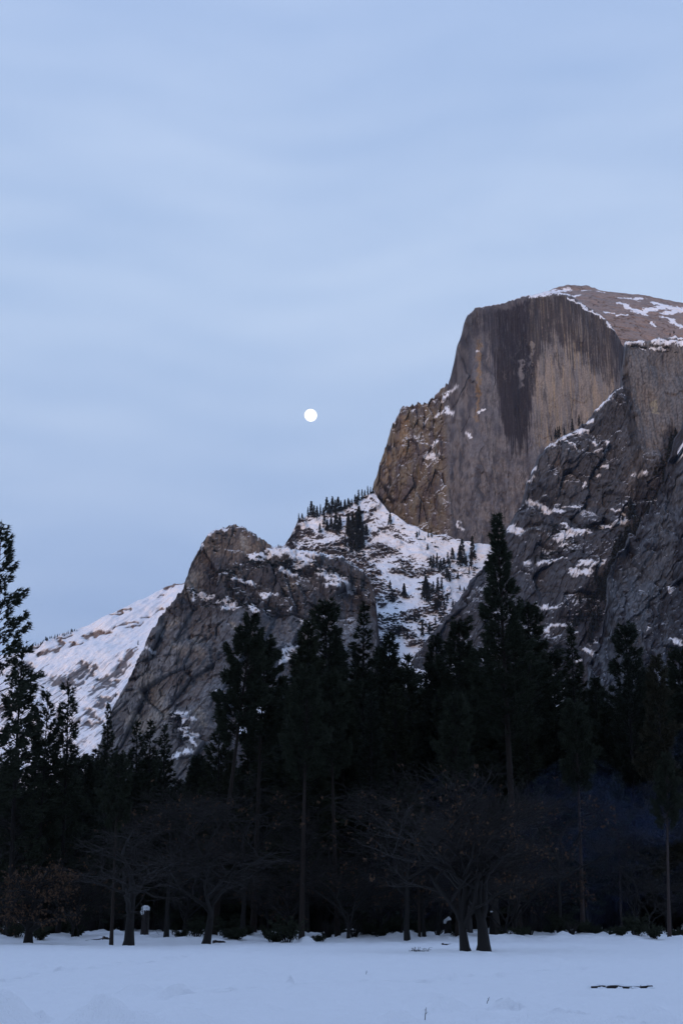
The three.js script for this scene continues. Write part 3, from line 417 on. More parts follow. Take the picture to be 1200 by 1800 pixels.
const prints = []; { const r = prng(55); for (const [x0, z0, x1, z1] of [[-3, -33, 8, -52], [-9, -40, -4, -78], [2, -30, 5, -27], [6, -60, 14, -66]]) { const n = Math.hypot(x1 - x0, z1 - z0) / 0.75; for (let k = 0; k < n; k++) prints.push([lerp(x0, x1, k / n) + (k % 2 ? 0.14 : -0.14) + (r() - 0.5) * 0.2, lerp(z0, z1, k / n) + (r() - 0.5) * 0.2, 0.13 + r() * 0.06]); } }
const edgeZ = (x) => 97 + 5 * fbm(x * 0.05, 61, 3) + sstep(12, 26, x) * -4;   // where the meadow ends and the wood begins
function groundY(x, z) {
  const d = -z; let y = fbm(x * 0.03, z * 0.03, 3) * 0.13 + fbm(x * 0.35, z * 0.22, 3) * 0.09 + fbm(x * 1.3, z * 0.8, 3) * 0.05; y -= 0.05 * sstep(0.35, 0.7, n2(x * 2.2 + 7, z * 1.5)) * sstep(-0.2, 0.4, n2(x * 0.15, z * 0.12));
  for (const [tx, tz, tr] of prints) { const q = ((x - tx) * (x - tx) + (z - tz) * (z - tz) * 0.5) / (tr * tr); if (q < 4) y += q < 1 ? -0.17 * (1 - q) : 0.04 * (1 - Math.abs(q - 1.8) / 2.2); }
  const e = edgeZ(x), berm = sstep(e - 3, e + 3, d); y += berm * (0.22 + 0.28 * Math.max(0, fbm(x * 0.25, z * 0.2, 3) + 0.15) + 0.15 * fbm(x * 0.9, z * 0.7, 3));
  if (d > 115) y += Math.min(4, (d - 115) * 0.006) + fbm(x * 0.03, z * 0.03, 2) * 0.2;
  if (d > 70 || d < 0) y *= 1; else y *= sstep(0, 18, d);
  y *= 1 - 0.85 * sstep(1.6, 0.9, Math.hypot((x - 6.8) * 0.8, d - 38));
  for (const [lx, lz, r, h, s] of lumps) { const dx = (x - lx) / r, dz = (z - lz) / (r * s * 1.2); if (Math.abs(dx) < 1 && Math.abs(dz) < 1) { const q = dx * dx + dz * dz; if (q < 1) y += 2.1 * h * Math.pow(1 - q, 1.4) * (1 + 0.12 * n2(x * 0.8 / r, z * 0.6 / r)); } }
  return y;
}
{
  const axis = (list) => { const out = []; for (const [a, b, s] of list) for (let v = a; v < b - 1e-6; v += s) out.push(v); out.push(list[list.length - 1][1]); return out; };
  const xs = axis([[-14000, -2000, 1500], [-2000, -200, 150], [-200, -40, 8], [-40, -12, 0.3], [-12, 12, 0.13], [12, 40, 0.3], [40, 200, 8], [200, 2000, 150], [2000, 14000, 1500]]);
  const ds = axis([[-3000, -200, 200], [-200, -10, 15], [-10, 20, 1], [20, 42, 0.16], [42, 70, 0.3], [70, 112, 0.3], [112, 140, 1.2], [140, 400, 8], [400, 2400, 120], [2400, 16000, 1200]]);
  const B = new Buf(); for (const d of ds) for (const x of xs) B.v(x, groundY(x, -d) - (d > 2400 ? 6 : 0), -d);
  const n = xs.length; for (let j = 0; j + 1 < ds.length; j++) for (let i = 0; i + 1 < n; i++) { const a = j * n + i, b = a + 1, c = a + n, d = c + 1; B.tri(a, b, d); B.tri(a, d, c); }
  const S = 512, px = new Uint8Array(S * S * 4); for (let j = 0; j < S; j++) for (let i = 0; i < S; i++) { const a = i / S * 6.2832, b = j / S * 6.2832, v = n3(Math.cos(a) * 9 + 3, Math.sin(a) * 9, Math.cos(b) * 9) + n3(Math.cos(b) * 22, Math.sin(b) * 22 + Math.sin(a) * 22, Math.cos(a) * 22); const o = (j * S + i) * 4; px[o] = px[o + 1] = px[o + 2] = 128 + 58 * clamp(v / 1.6, -1, 1); px[o + 3] = 255; }
  const bump = new THREE.DataTexture(px, S, S); bump.wrapS = bump.wrapT = THREE.RepeatWrapping; bump.magFilter = THREE.LinearFilter; bump.needsUpdate = true;
  const g = B.geo(), uv = new Float32Array(B.p.length / 3 * 2); for (let k = 0; k < uv.length / 2; k++) { uv[2 * k] = B.p[3 * k] / 2.7; uv[2 * k + 1] = B.p[3 * k + 2] / 2.7; } g.setAttribute('uv', new THREE.BufferAttribute(uv, 2));
  const m = new THREE.Mesh(g, std([0.88, 0.88, 0.89], 0.75, { bumpMap: bump, bumpScale: 0.03 }));
  structure(m, 'snow_ground', 'open snow-covered meadow in the foreground');
}

// ---------------------------------------------------------------- trees
const M = {
  needle: [std([0.018, 0.023, 0.0095], 0.9), std([0.021, 0.025, 0.009], 0.9), std([0.017, 0.022, 0.011], 0.9), std([0.028, 0.023, 0.009], 0.9)],
  bark: std([0.011, 0.008, 0.0065], 0.95), paleBark: std([0.046, 0.031, 0.027], 0.95), redBark: std([0.019, 0.0115, 0.008], 0.95), oakBark: std([0.010, 0.008, 0.007], 0.95), twig: std([0.014, 0.0098, 0.008], 0.95), deadLeaf: std([0.075, 0.038, 0.018], 0.9), pale: std([0.045, 0.039, 0.035], 0.95),
  snow: std([0.82, 0.83, 0.85], 0.8), shrub: std([0.018, 0.023, 0.009], 0.9), farNeedle: std([0.022, 0.026, 0.022], 0.95), farTrunk: std([0.06, 0.05, 0.045], 0.95), wood: std([0.025, 0.019, 0.018], 0.9), cut: std([0.10, 0.065, 0.045], 0.9),
};
const V = (x, y, z) => new THREE.Vector3(x, y, z);
function tuft(B, r, p, d, len, wide, n) {   // a spray of needles round direction d
  for (let k = 0; k < n; k++) {
    const q = V(d.x + (r() - 0.5) * 1.5, d.y + (r() - 0.5) * 1.5, d.z + (r() - 0.5) * 1.5).normalize(), w = V(r() - 0.5, r() - 0.5, r() - 0.5).cross(q).normalize().multiplyScalar(wide * (0.6 + r() * 0.8) / 2), L = len * (0.6 + 0.7 * r());
    const a = B.v(p.x - q.x * L * 0.2 + w.x, p.y - q.y * L * 0.2 + w.y, p.z - q.z * L * 0.2 + w.z), b = B.v(p.x - q.x * L * 0.2 - w.x, p.y - q.y * L * 0.2 - w.y, p.z - q.z * L * 0.2 - w.z), c = B.v(p.x + q.x * L, p.y + q.y * L, p.z + q.z * L); B.tri(a, b, c);
  }
}
// a conifer standing at the origin: trunk (> dead_branch), branches, crown
function conifer(seed, o) {
  const r = prng(seed), H = o.H, T = new Buf(), Br = new Buf(), C = new Buf(), pts = [], rad = [], bend = (o.bend ?? 0.25) * (r() - 0.5), bz = r() * 6;
  const trunkAt = (t) => V(H * (o.lean ?? 0) * t + bend * Math.sin(t * 4 + bz) * H * 0.03, H * t, bend * Math.cos(t * 3 + bz) * H * 0.03);
  const r0 = o.r ?? H * 0.011;
  for (let k = 0; k <= 22; k++) { const t = k / 22, p = trunkAt(t); pts.push([p.x, k ? p.y : -0.6, p.z]); rad.push(Math.max(0.02, r0 * (1 - t * 0.93) * (t < 0.06 ? 1.28 - t * 4.6 : 1))); }
  T.tube(pts, rad, 9);
  const n = o.branches, cs = o.start;
  for (let k = 0; k < n; k++) {
    const f = (k + r() * 0.8) / n, t = cs + (1 - cs) * Math.pow(f, o.pack ?? 0.95), az = k * 2.4 + r() * 1.1, prof = o.profile((t - cs) / (1 - cs)), gapq = fbm(az * 0.7 + seed, t * 9, 2);
    if (r() < o.gap * clamp(0.5 + gapq * 1.6)) continue;
    const L = o.R * prof * (0.62 + 0.55 * r()) * (1 + 0.25 * gapq), lift = o.lift(t) + (r() - 0.5) * 0.25, p0 = trunkAt(Math.min(0.995, t)), dir = V(Math.cos(az), lift, Math.sin(az)).normalize();
    const segs = 5, bp = [], brd = []; let q = p0.clone(), dd = dir.clone();
    for (let s = 0; s <= segs; s++) { bp.push([q.x, q.y, q.z]); brd.push(Math.max(0.012, 0.012 + L * 0.012 * (1 - s / segs))); dd.y += (o.curl ?? 0.05); dd.x += (r() - 0.5) * 0.18; dd.z += (r() - 0.5) * 0.18; dd.normalize(); q.addScaledVector(dd, L / segs); }
    Br.tube(bp, brd, 3, false);
    const count = Math.max(3, Math.round(L * o.tufts));
    for (let s = 0; s < count; s++) {
      const u = o.from + (1 - o.from) * Math.sqrt(r()), a = u * segs, i = Math.min(segs - 1, Math.floor(a)), g = a - i, x = lerp(bp[i][0], bp[i + 1][0], g), y = lerp(bp[i][1], bp[i + 1][1], g), z = lerp(bp[i][2], bp[i + 1][2], g);
      const side = (r() - 0.5) * 2, sp = o.spread * (1.15 - 0.75 * u) * (0.4 + L * 0.28), sx = -Math.sin(az) * side * sp, sz = Math.cos(az) * side * sp, dn = (r() - 0.6) * o.hang;
      tuft(C, r, V(x + sx, y + dn + (r() - 0.5) * o.thick, z + sz), V(Math.cos(az) + sx * 0.6, 0.35, Math.sin(az) + sz * 0.6).normalize(), o.len, o.wide, o.blades);
    }
  }
  for (let s = 0; s < 10; s++) { const t = 0.975 + 0.028 * s / 10; const p = trunkAt(t); tuft(C, r, p, V((r() - 0.5), 1, (r() - 0.5)).normalize(), o.len, o.wide, o.blades); }
  const Dd = new Buf();
  for (let k = 0; k < (o.dead ?? 10); k++) { const t = lerp(0.12, cs, Math.pow(r(), 0.6)), az = r() * 6.283, p = trunkAt(t), L = 0.5 + r() * 1.4, q = V(Math.cos(az), (r() - 0.7) * 0.6, Math.sin(az)); Dd.tube([[p.x, p.y, p.z], [p.x + q.x * L * 0.6, p.y + q.y * L * 0.6, p.z + q.z * L * 0.6], [p.x + q.x * L, p.y + q.y * L - 0.15, p.z + q.z * L]], [0.035, 0.022, 0.008], 3, false); }
  return { trunk: T.geo(), dead: Dd.i.length ? Dd.geo() : null, branches: Br.geo(), crown: C.geo(false), H };
}
const pineTop = (x) => Math.pow(Math.sin(Math.PI * clamp(0.13 + 0.87 * (1 - x), 0, 1) * 0.62), 0.9) * (x < 0.12 ? 0.55 + x * 3.7 : 1);
const coneTop = (x) => 0.06 + 0.94 * Math.pow(1 - x, 0.85);
const ponderosa = (H, start, R, extra = {}) => ({ H, start, R, branches: Math.round(105 * (H * (1 - start)) / 14), profile: pineTop, lift: (t) => lerp(-0.15, 0.75, t), tufts: 15, from: 0.28, spread: 0.5, hang: 0.15, thick: 0.5, len: 0.34, wide: 0.09, blades: 8, gap: 0.3, curl: 0.05, dead: 16, ...extra });
const fir = (H, start, R, extra = {}) => ({ H, start, R, branches: Math.round(150 * H * (1 - start) / 16), profile: coneTop, lift: (t) => lerp(-0.35, 0.35, t), tufts: 17, from: 0.12, spread: 0.42, hang: 0.35, thick: 0.22, len: 0.27, wide: 0.085, blades: 7, gap: 0.2, curl: 0.035, dead: 4, ...extra });
const kinds = {
  tall: conifer(101, ponderosa(29, 0.44, 3.3, { bend: 0.1, tufts: 17, profile: (x) => 0.07 + 0.93 * Math.pow(1 - x, 0.92) * (x < 0.1 ? 0.6 + 4 * x : 1), branches: 190, gap: 0.32 })),
  high: conifer(102, ponderosa(21, 0.58, 2.2, { bend: 0.35, lean: 0.02, tufts: 19, branches: 95 })),
  high2: conifer(103, ponderosa(19, 0.60, 2.0, { bend: 0.25, tufts: 19, branches: 90 })),
  edge: conifer(104, ponderosa(28, 0.30, 3.0, { gap: 0.55, tufts: 13, lift: (t) => lerp(0.05, 0.8, t), branches: 150 })),
  mid: conifer(105, ponderosa(23, 0.16, 3.1, { branches: 190, gap: 0.2 })),
  mid2: conifer(106, ponderosa(22, 0.14, 2.9, { branches: 190, gap: 0.2, profile: (x) => 0.12 + 0.9 * Math.pow(1 - x, 0.7) * (x < 0.1 ? 0.6 + 4 * x : 1) })),
  thin: conifer(107, ponderosa(17, 0.18, 2.0, { gap: 0.6, tufts: 12, branches: 105, lift: (t) => lerp(0, 0.85, t) })),
  fir: conifer(108, fir(17, 0.06, 2.6)), fir2: conifer(109, fir(15, 0.05, 2.3)), fir3: conifer(110, fir(20, 0.08, 2.7)), spire: conifer(111, fir(22, 0.1, 2.3, { gap: 0.3 })),
};
const protos = {};
function conifers(kind, name, label, group, px, py, D, o = {}) {   // top of the tree at mark (px, py), standing D metres ahead
  const k = kinds[kind], p = at(px, py, D), base = groundY(p[0], -D), s = (p[1] - base) / k.H, needle = M.needle[o.tint ?? 0], bark = o.red === 2 ? M.paleBark : o.red ? M.redBark : M.bark, key = kind + (o.tint ?? 0) + (o.red ?? '');
  let t;
  if (!protos[key]) {
    t = thing(name, label, 'tree', group); const tr = part('trunk', k.trunk, bark, t); if (k.dead) part('dead_branch', k.dead, M.twig, tr).userData.kind = 'stuff';
    const cr = part('crown', k.crown, needle, t); part('branches', k.branches, bark, cr).userData.kind = 'stuff'; protos[key] = t;
  } else { t = protos[key].clone(); t.name = numbered(name); t.userData = { label, category: 'tree' }; if (group) t.userData.group = group; scene.add(t); }
  t.scale.set(s * (o.fat ?? 1), s, s * (o.fat ?? 1)); t.rotation.set(0, o.turn ?? px * 0.37, 0);
  const lean = (o.lean ?? 0); if (lean) t.rotation.set(0, 0, lean);
  t.position.set(p[0] + Math.sin(lean) * k.H * s, base, -D);
  return t;
}
const firs = 'pines on the near edge of the wood';
// trees that stand out
conifers('tall', 'pine_tree', 'tallest pine in the wood, rising past the base of the sheer rock face', firs, 874, 908, 110, { turn: 1.2, lean: 0.022, red: 1 });
conifers('high', 'pine_tree', 'leaning pine with a bare reddish trunk and high crown before the left cliff', firs, 432, 1088, 104, { lean: -0.085, red: 1 });
conifers('high2', 'pine_tree', 'pine with a high rounded crown just right of the leaning reddish pine', firs, 466, 1132, 108, { lean: -0.03, red: 1 });
conifers('edge', 'pine_tree', 'open-branched pine cut off by the left edge of the picture', firs, 4, 930, 96, { turn: 2.2 });
conifers('thin', 'pine_tree', 'loose pine below and right of the pine at the left edge', firs, 40, 1146, 100, { turn: 0.4, fat: 1.15 });
conifers('thin', 'pine_tree', 'sparse young pine, left one of two against the snowy far mountain', firs, 84, 1224, 102, { turn: 2.0 });
conifers('thin', 'pine_tree', 'sparse young pine, right one of two against the snowy far mountain', firs, 121, 1212, 103, { turn: 3.9 });
conifers('spire', 'fir_tree', 'pointed fir before the foot of the left cliff, taller than the three firs beside it', firs, 190, 1238, 120, { turn: 1 });
conifers('fir2', 'fir_tree', 'left one of three small pointed firs before the foot of the left cliff', firs, 241, 1270, 122);
conifers('fir2', 'fir_tree', 'middle one of three small pointed firs before the foot of the left cliff', firs, 266, 1269, 124, { turn: 4 });
conifers('fir', 'fir_tree', 'right one of three small pointed firs before the foot of the left cliff', firs, 290, 1276, 121);
conifers('mid', 'pine_tree', 'broad dark pine with a pointed top right of the high-crowned pines', firs, 572, 1066, 118, { turn: 0.7, fat: 1.05 });
conifers('mid2', 'pine_tree', 'round-topped pine left of the broad dark pine, with a slim trunk', firs, 541, 1096, 112, { turn: 2.7, tint: 1 });
conifers('spire', 'pine_tree', 'narrow-topped pine rising into the snow slope', firs, 641, 1062, 122, { turn: 3.3, fat: 1.35 });
conifers('mid2', 'pine_tree', 'dark pine between the narrow-topped pine and the tallest pine', firs, 682, 1118, 125, { turn: 4.2 });
conifers('mid', 'pine_tree', 'dark pine standing close left of the tallest pine', firs, 806, 1098, 119, { turn: 5.1 });
conifers('mid2', 'pine_tree', 'smaller dark pine left of the pine beside the tallest one', firs, 766, 1122, 122, { turn: 1.9, tint: 2 });
conifers('mid', 'pine_tree', 'dark pine close right of the tallest pine, half merged with its crown', firs, 928, 1068, 121, { turn: 3.0 });
conifers('spire', 'pine_tree', 'slim dark pine below the snowy ledges right of the tallest pine', firs, 1001, 1104, 128, { turn: 0.3, fat: 1.2 });
conifers('mid', 'pine_tree', 'loose-topped pine before the bluish rock slab', firs, 1098, 1106, 116, { turn: 0.1, tint: 2 });
conifers('mid2', 'pine_tree', 'brownish pine right of the loose-topped pine', firs, 1152, 1158, 112, { turn: 2.2, tint: 3 });
conifers('mid', 'pine_tree', 'dark pine at the right edge of the picture', firs, 1192, 1148, 124, { turn: 4.4 });
conifers('thin', 'pine_tree', 'small bushy pine between the firs and the leaning reddish pine', firs, 386, 1272, 112, { turn: 4.9, fat: 1.15, tint: 1 });
conifers('mid2', 'pine_tree', 'pine behind and below the loose-topped pine, left of it', firs, 1046, 1196, 124, { turn: 5.6 });
// slim bare trunks inside the wood whose crowns merge with the dark mass
for (const [px, py, D, kind, label, lean, red] of [[531, 1180, 98, 'high', 'slim straight trunk under the broad dark pine', 0.004, 1], [580, 1190, 103, 'high2', 'slim trunk right of the one under the broad dark pine', 0.03, 1], [801, 1230, 100, 'high2', 'slim straight trunk left of the twin-trunked oak', -0.01, 1], [1010, 1240, 105, 'high2', 'straight pale trunk standing before the blue haze', 0.0, 2], [1164, 1330, 97, 'high', 'thin reddish trunk near the right edge, right of the blue haze', -0.012, 2], [210, 1330, 88, 'high2', 'slim reddish trunk beside the dark oak stem at left', -0.01, 1], [704, 1380, 108, 'high', 'very thin trunk left of the twin-trunked oak', -0.005, 1], [733, 1400, 100, 'high2', 'short thin trunk between the shrubs and the twin-trunked oak', 0.004, 1], [1078, 1370, 112, 'high', 'thin faint trunk deep in the blue haze', 0.01, 1]]) conifers(kind, 'pine_tree', label, 'slim trunks at the edge of the wood', px, py, D, { lean, red, tint: 0 });
// the dark wood behind them
{
  const r = prng(77), ks = ['fir', 'fir2', 'fir3', 'mid', 'mid2', 'spire'];
  const ceiling = poly([[-200, 1290], [0, 1330], [60, 1300], [130, 1300], [160, 1300], [200, 1320], [300, 1340], [360, 1325], [400, 1320], [460, 1270], [490, 1200], [540, 1150], [620, 1130], [700, 1150], [760, 1150], [850, 1140], [950, 1140], [1000, 1180], [1040, 1220], [1100, 1185], [1200, 1175], [1400, 1170]]);
  for (let k = 0; k < 190; k++) {
    const row = k % 6, D = 112 + row * 15 + r() * 13, px = -90 + ((k * 53.7) % 1380), py = ceiling(px) + r() * r() * 130 + (row < 2 ? 30 : 0);
    conifers(ks[Math.floor(r() * 6)], 'forest_conifer', 'dark conifer in the dense shaded wood behind the front trees', 'conifers of the dense wood', px, py, D, { turn: r() * 6, fat: 1.12 + r() * 0.42, tint: Math.floor(r() * 3) });
  }
}
// the wood goes on to both sides of the picture
{
  const r = prng(78), ks = ['fir', 'fir2', 'fir3', 'mid', 'mid2', 'spire'];
  for (let k = 0; k < 64; k++) { const right = k % 2, px = right ? 1300 + r() * 420 : -520 + r() * 420, D = 108 + (k % 6) * 14 + r() * 10; conifers(ks[Math.floor(r() * 6)], 'forest_conifer', right ? 'dark conifer of the wood beyond the right edge of the picture' : 'dark conifer of the wood beyond the left edge of the picture', right ? 'wood beyond the right edge' : 'wood beyond the left edge', px, 1180 + r() * 120, D, { turn: r() * 6, fat: 1.25 + r() * 0.5, tint: Math.floor(r() * 3) }); }
}
// bare oaks
function oak(seed, o) {
  const r = prng(seed), Tk = new Buf(), Bn = new Buf(), Tw = new Buf(), Lf = new Buf();
  const grow = (p, d, L, rad, lev) => {
    const n = lev < 2 ? 5 : 3, pts = [[p.x, p.y, p.z]], rr = [rad], q = p.clone(), dd = d.clone();
    for (let s = 1; s <= n; s++) { const wg = lev ? o.wig : 0.22; dd.x += (r() - 0.5) * wg; dd.z += (r() - 0.5) * wg; dd.y += (r() - 0.5) * wg * 0.7 + (lev > 1 ? o.droop ?? 0 : 0.04); dd.normalize(); q.addScaledVector(dd, L / n); pts.push([q.x, q.y, q.z]); rr.push(rad * (1 - 0.5 * s / n)); } if (lev === 0) { rr[0] = rad * 1.45; rr[1] = rad * 0.98; }
    (lev === 0 ? Tk : lev < 4 ? Bn : Tw).tube(pts, rr, lev === 0 ? 9 : lev < 3 ? 5 : 3, false);
    if (lev >= 5) { if (o.leaf && r() < o.leaf) for (let k = 0; k < 3; k++) tuft(Lf, r, q.clone().add(V((r() - 0.5) * 0.3, (r() - 0.5) * 0.3, (r() - 0.5) * 0.3)), V(0, -0.6, 0.2), 0.13, 0.1, 2); return; }
    const kids = lev === 0 ? o.limbs : lev < 3 ? 3 : lev === 3 ? 4 : 4;
    for (let k = 0; k < kids; k++) {
      const u = lev === 0 ? 0.42 + 0.58 * (k + 1) / kids : 0.35 + 0.65 * (k + r()) / kids, a = Math.min(n - 1e-3, u * n), i = Math.floor(a), g = a - i, at0 = V(lerp(pts[i][0], pts[i + 1][0], g), lerp(pts[i][1], pts[i + 1][1], g), lerp(pts[i][2], pts[i + 1][2], g));
      const az = k * 2.4 + r() * 2, sp = lev === 0 ? o.spread : 0.65 + r() * 0.35; const side = V(Math.cos(az), (r() - 0.35) * 0.5, Math.sin(az));
      grow(at0, dd.clone().multiplyScalar(1 - sp * 0.55).addScaledVector(side, sp).normalize(), L * (lev === 0 ? o.limb : 0.62 + r() * 0.22), Math.max(0.009, rad * (lev === 0 ? 0.55 : 0.52)), lev + 1);
    }
  };
  for (const [x, z, dx, L, rad] of o.stems) { grow(V(x, -0.3, z), V(dx, 1, 0).normalize(), L, rad, 0);  }
  return { trunk: Tk.geo(), limbs: Bn.geo(), twigs: Tw.geo(), leaves: Lf.i.length ? Lf.geo(false) : null };
}
function placeOak(name, label, px, py, g) {
  const d = FOCAL * EYE / (py - 1605), p = at(px, py, d), t = thing(name, label, 'tree', 'bare oaks along the edge of the meadow');
  t.position.set(p[0], groundY(p[0], -d) - 0.05, -d);
  part('trunk', g.trunk, M.oakBark, t); const l = part('limbs', g.limbs, M.oakBark, t); part('twigs', g.twigs, M.twig, l); if (g.leaves) part('dead_leaves', g.leaves, M.deadLeaf, l);
  return t;
}
placeOak('oak_tree', 'wide bare oak with twin dark trunks at the edge of the snow', 836, 1670, oak(201, { stems: [[-0.42, 0, -0.16, 2.4, 0.24], [0.32, 0.1, 0.12, 3.0, 0.30]], limbs: 6, limb: 1.1, spread: 0.38, wig: 0.5, leaf: 0.06, droop: 0.05 }));
placeOak('oak_tree', 'oak with brown dead leaves near the left edge of the picture', 50, 1657, oak(202, { stems: [[0, 0, 0.12, 1.9, 0.30]], limbs: 6, limb: 1.0, spread: 0.75, wig: 0.6, leaf: 0.5, droop: -0.03 }));
placeOak('oak_tree', 'dark broken-topped oak stem beside the slim reddish trunk', 225, 1660, oak(203, { stems: [[0, 0, 0.04, 3.4, 0.29]], limbs: 4, limb: 0.75, spread: 0.6, wig: 0.7, droop: 0.0 }));
placeOak('oak_tree', 'crooked bare oak leaning right below the leaning reddish pine', 360, 1657, oak(204, { stems: [[0, 0, 0.2, 3.2, 0.24]], limbs: 5, limb: 0.9, spread: 0.6, wig: 0.7, droop: -0.01 }));
placeOak('oak_tree', 'small bare oak under the broad dark pine', 470, 1650, oak(205, { stems: [[0, 0, 0.05, 1.6, 0.13]], limbs: 5, limb: 1.1, spread: 0.8, wig: 0.5, leaf: 0.08, droop: -0.02 }));
placeOak('oak_tree', 'thin bare tree with a few ochre leaves right of the twin-trunked oak', 948, 1651, oak(206, { stems: [[0, 0, 0.03, 1.8, 0.13]], limbs: 6, limb: 1.1, spread: 0.75, wig: 0.55, leaf: 0.15, droop: -0.02 }));
placeOak('oak_tree', 'thin bare tree left of the twin-trunked oak', 672, 1650, oak(207, { stems: [[0, 0, -0.03, 2.0, 0.12]], limbs: 5, limb: 1.15, spread: 0.75, wig: 0.5, leaf: 0.05, droop: -0.02 }));

{
  const G = [oak(211, { stems: [[0, 0, 0.05, 1.5, 0.10], [0.4, 0.3, 0.25, 1.2, 0.07]], limbs: 5, limb: 1.5, spread: 0.55, wig: 0.75, leaf: 0.04, droop: 0.02 }), oak(212, { stems: [[0, 0, -0.2, 1.3, 0.09], [0.5, 0.2, 0.15, 2.0, 0.10]], limbs: 4, limb: 1.45, spread: 0.4, wig: 0.8, droop: 0.03 }), oak(213, { stems: [[0, 0, 0.02, 4.6, 0.13]], limbs: 7, limb: 0.55, spread: 0.75, wig: 0.8, leaf: 0.05, droop: -0.01 })], first = [];
  for (const [px, D, k, s, label] of [[128, 101, 0, 1.1, 'dim bare tree between the brown-leaved oak and the slim reddish trunk'], [292, 99, 2, 1.2, 'dim bare tree just right of the snow-capped stump'], [330, 104, 1, 1.3, 'dim bare tree left of the crooked oak'], [428, 100, 2, 1.25, 'dim bare tree right of the crooked oak'], [505, 101, 1, 1.15, 'dim bare tree left of the slim trunk under the broad dark pine'], [612, 99, 0, 1.2, 'dim bare tree behind the leaning broken branch in the middle'], [716, 98, 2, 1.3, 'dim bare tree between the two thin trunks left of the twin-trunked oak'], [768, 101, 1, 1.4, 'dim bare tree behind the left half of the twin-trunked oak'], [905, 99, 0, 1.4, 'dim bare tree behind the right half of the twin-trunked oak'], [985, 101, 2, 1.2, 'dim bare tree left of the straight pale trunk'], [10, 103, 2, 1.1, 'dim bare tree at the very left edge of the wood'], [1135, 104, 1, 1.0, 'dim bare tree near the right end of the wood']]) {
    const p = at(px, 1650, D), g = G[k]; let t;
    if (!first[k]) { t = thing('bare_tree', label, 'tree', 'dim bare trees in front of the wood'); part('trunk', g.trunk, M.oakBark, t); const l = part('limbs', g.limbs, M.oakBark, t); part('twigs', g.twigs, M.twig, l); if (g.leaves) part('dead_leaves', g.leaves, M.deadLeaf, l); first[k] = t; } else { t = first[k].clone(); t.name = numbered('bare_tree'); t.userData = { label, category: 'tree', group: 'dim bare trees in front of the wood' }; scene.add(t); }
    t.position.set(p[0], groundY(p[0], -D) - 0.05, -D); t.rotation.y = px * 0.7; t.scale.setScalar(s);
  }
}

// ---------------------------------------------------------------- stumps, snags, logs, shrubs, timber
function onSnow(px, py) { const d = FOCAL * EYE / (py - 1605), p = at(px, py, d); return [p[0], groundY(p[0], -d), -d, d / FOCAL]; }
function roughTube(pts, radii, sides, amp, seed) { const B = new Buf(); B.tube(pts, radii, sides); for (let k = 0; k < B.p.length; k += 3) { const s = n3(B.p[k] * 5 + seed, B.p[k + 1] * 1.6, B.p[k + 2] * 5) * amp; B.p[k] += s; B.p[k + 2] += s; B.p[k + 1] += n3(B.p[k] * 9, seed, B.p[k + 2] * 9) * amp * 0.8; } return B.geo(); }
function blob(rx, ry, rz, seed, amp = 0.2) { const g = new THREE.IcosahedronGeometry(1, 3), P = g.attributes.position; for (let k = 0; k < P.count; k++) { const s = 1 + amp * n3(P.getX(k) * 1.6 + seed, P.getY(k) * 1.6, P.getZ(k) * 1.6); P.setXYZ(k, P.getX(k) * rx * s, P.getY(k) * ry * s, P.getZ(k) * rz * s); } g.computeVertexNormals(); return g; }
function stump(label, px, py, high, wide, lean, mat, cap) {
  const [x, y, z, m] = onSnow(px, py), H = high * m, R = wide * m / 2, t = thing('tree_stump', label, 'stump'); t.position.set(x, y - 0.1, z);
  part('stem', roughTube([[0, 0, 0], [lean * 0.3 * H, H * 0.3, 0], [lean * 0.7 * H, H * 0.7, 0], [lean * H, H * 1.02, 0]], [R * 1.15, R, R * 0.95, R * 0.75], 14, R * 0.25, px), mat, t);
  part('bark_strip', roughTube([[R * 0.8, H * 0.1, R * 0.4], [R * 0.85 + lean * 0.5 * H, H * 0.5, R * 0.45], [R * 0.8 + lean * H, H * 0.97, R * 0.35]], [R * 0.3, R * 0.26, R * 0.15], 7, R * 0.1, px + 4), M.pale, t);
  if (cap) { const c = part('snow_cap', blob(R * 1.05, R * 0.75, R * 1.05, px, 0.3), M.snow, t); c.position.set(lean * H - R * 0.1, H * 1.02 + R * 0.35, 0); const c2 = part('snow_cap', blob(R * 0.5, R * 0.6, R * 0.6, px + 9, 0.3), M.snow, t); c2.position.set(lean * H - R * 0.85, H * 0.93, R * 0.5); }
}
stump('broken stump with a snow cap near the left oaks', 254, 1652, 44, 13, 0.03, M.wood, true);
stump('short stump with a small snow cap left of the twin-trunked oak', 787, 1651, 28, 11, 0, M.wood, true);
{ // pale split snag behind the big oak
  const [x, y, z, m] = onSnow(870, 1652), t = thing('dead_tree', 'pale split dead trunk behind the twin-trunked oak', 'dead tree'); t.position.set(x, y - 0.1, z);
  part('trunk', roughTube([[0, 0, 0], [0.05, 0.9, 0], [-0.05, 1.9, 0], [0.1, 2.8, 0], [0.02, 3.7, 0]], [0.3, 0.26, 0.2, 0.27, 0.08], 12, 0.1, 3), M.pale, t);
  part('bark', roughTube([[-0.2, 0.05, 0.14], [-0.2, 0.8, 0.13], [-0.22, 1.5, 0.1]], [0.2, 0.16, 0.06], 9, 0.06, 8), M.oakBark, t);
  part('snow', blob(0.1, 0.04, 0.12, 5, 0.3), M.snow, t).position.set(-0.2, 1.62, 0.1);
}
{ const [x, y, z] = onSnow(826, 1650), t = thing('dead_tree', 'short pale splintered stem between the twin oak trunks', 'dead tree'); t.position.set(x + 0.2, y - 0.1, z - 2.5); part('trunk', roughTube([[0, 0, 0], [-0.05, 1.2, 0], [-0.1, 2.1, 0]], [0.22, 0.2, 0.05], 10, 0.08, 12), M.pale, t); part('snow', blob(0.12, 0.05, 0.1, 2, 0.3), M.snow, t).position.set(-0.05, 2.1, 0); }
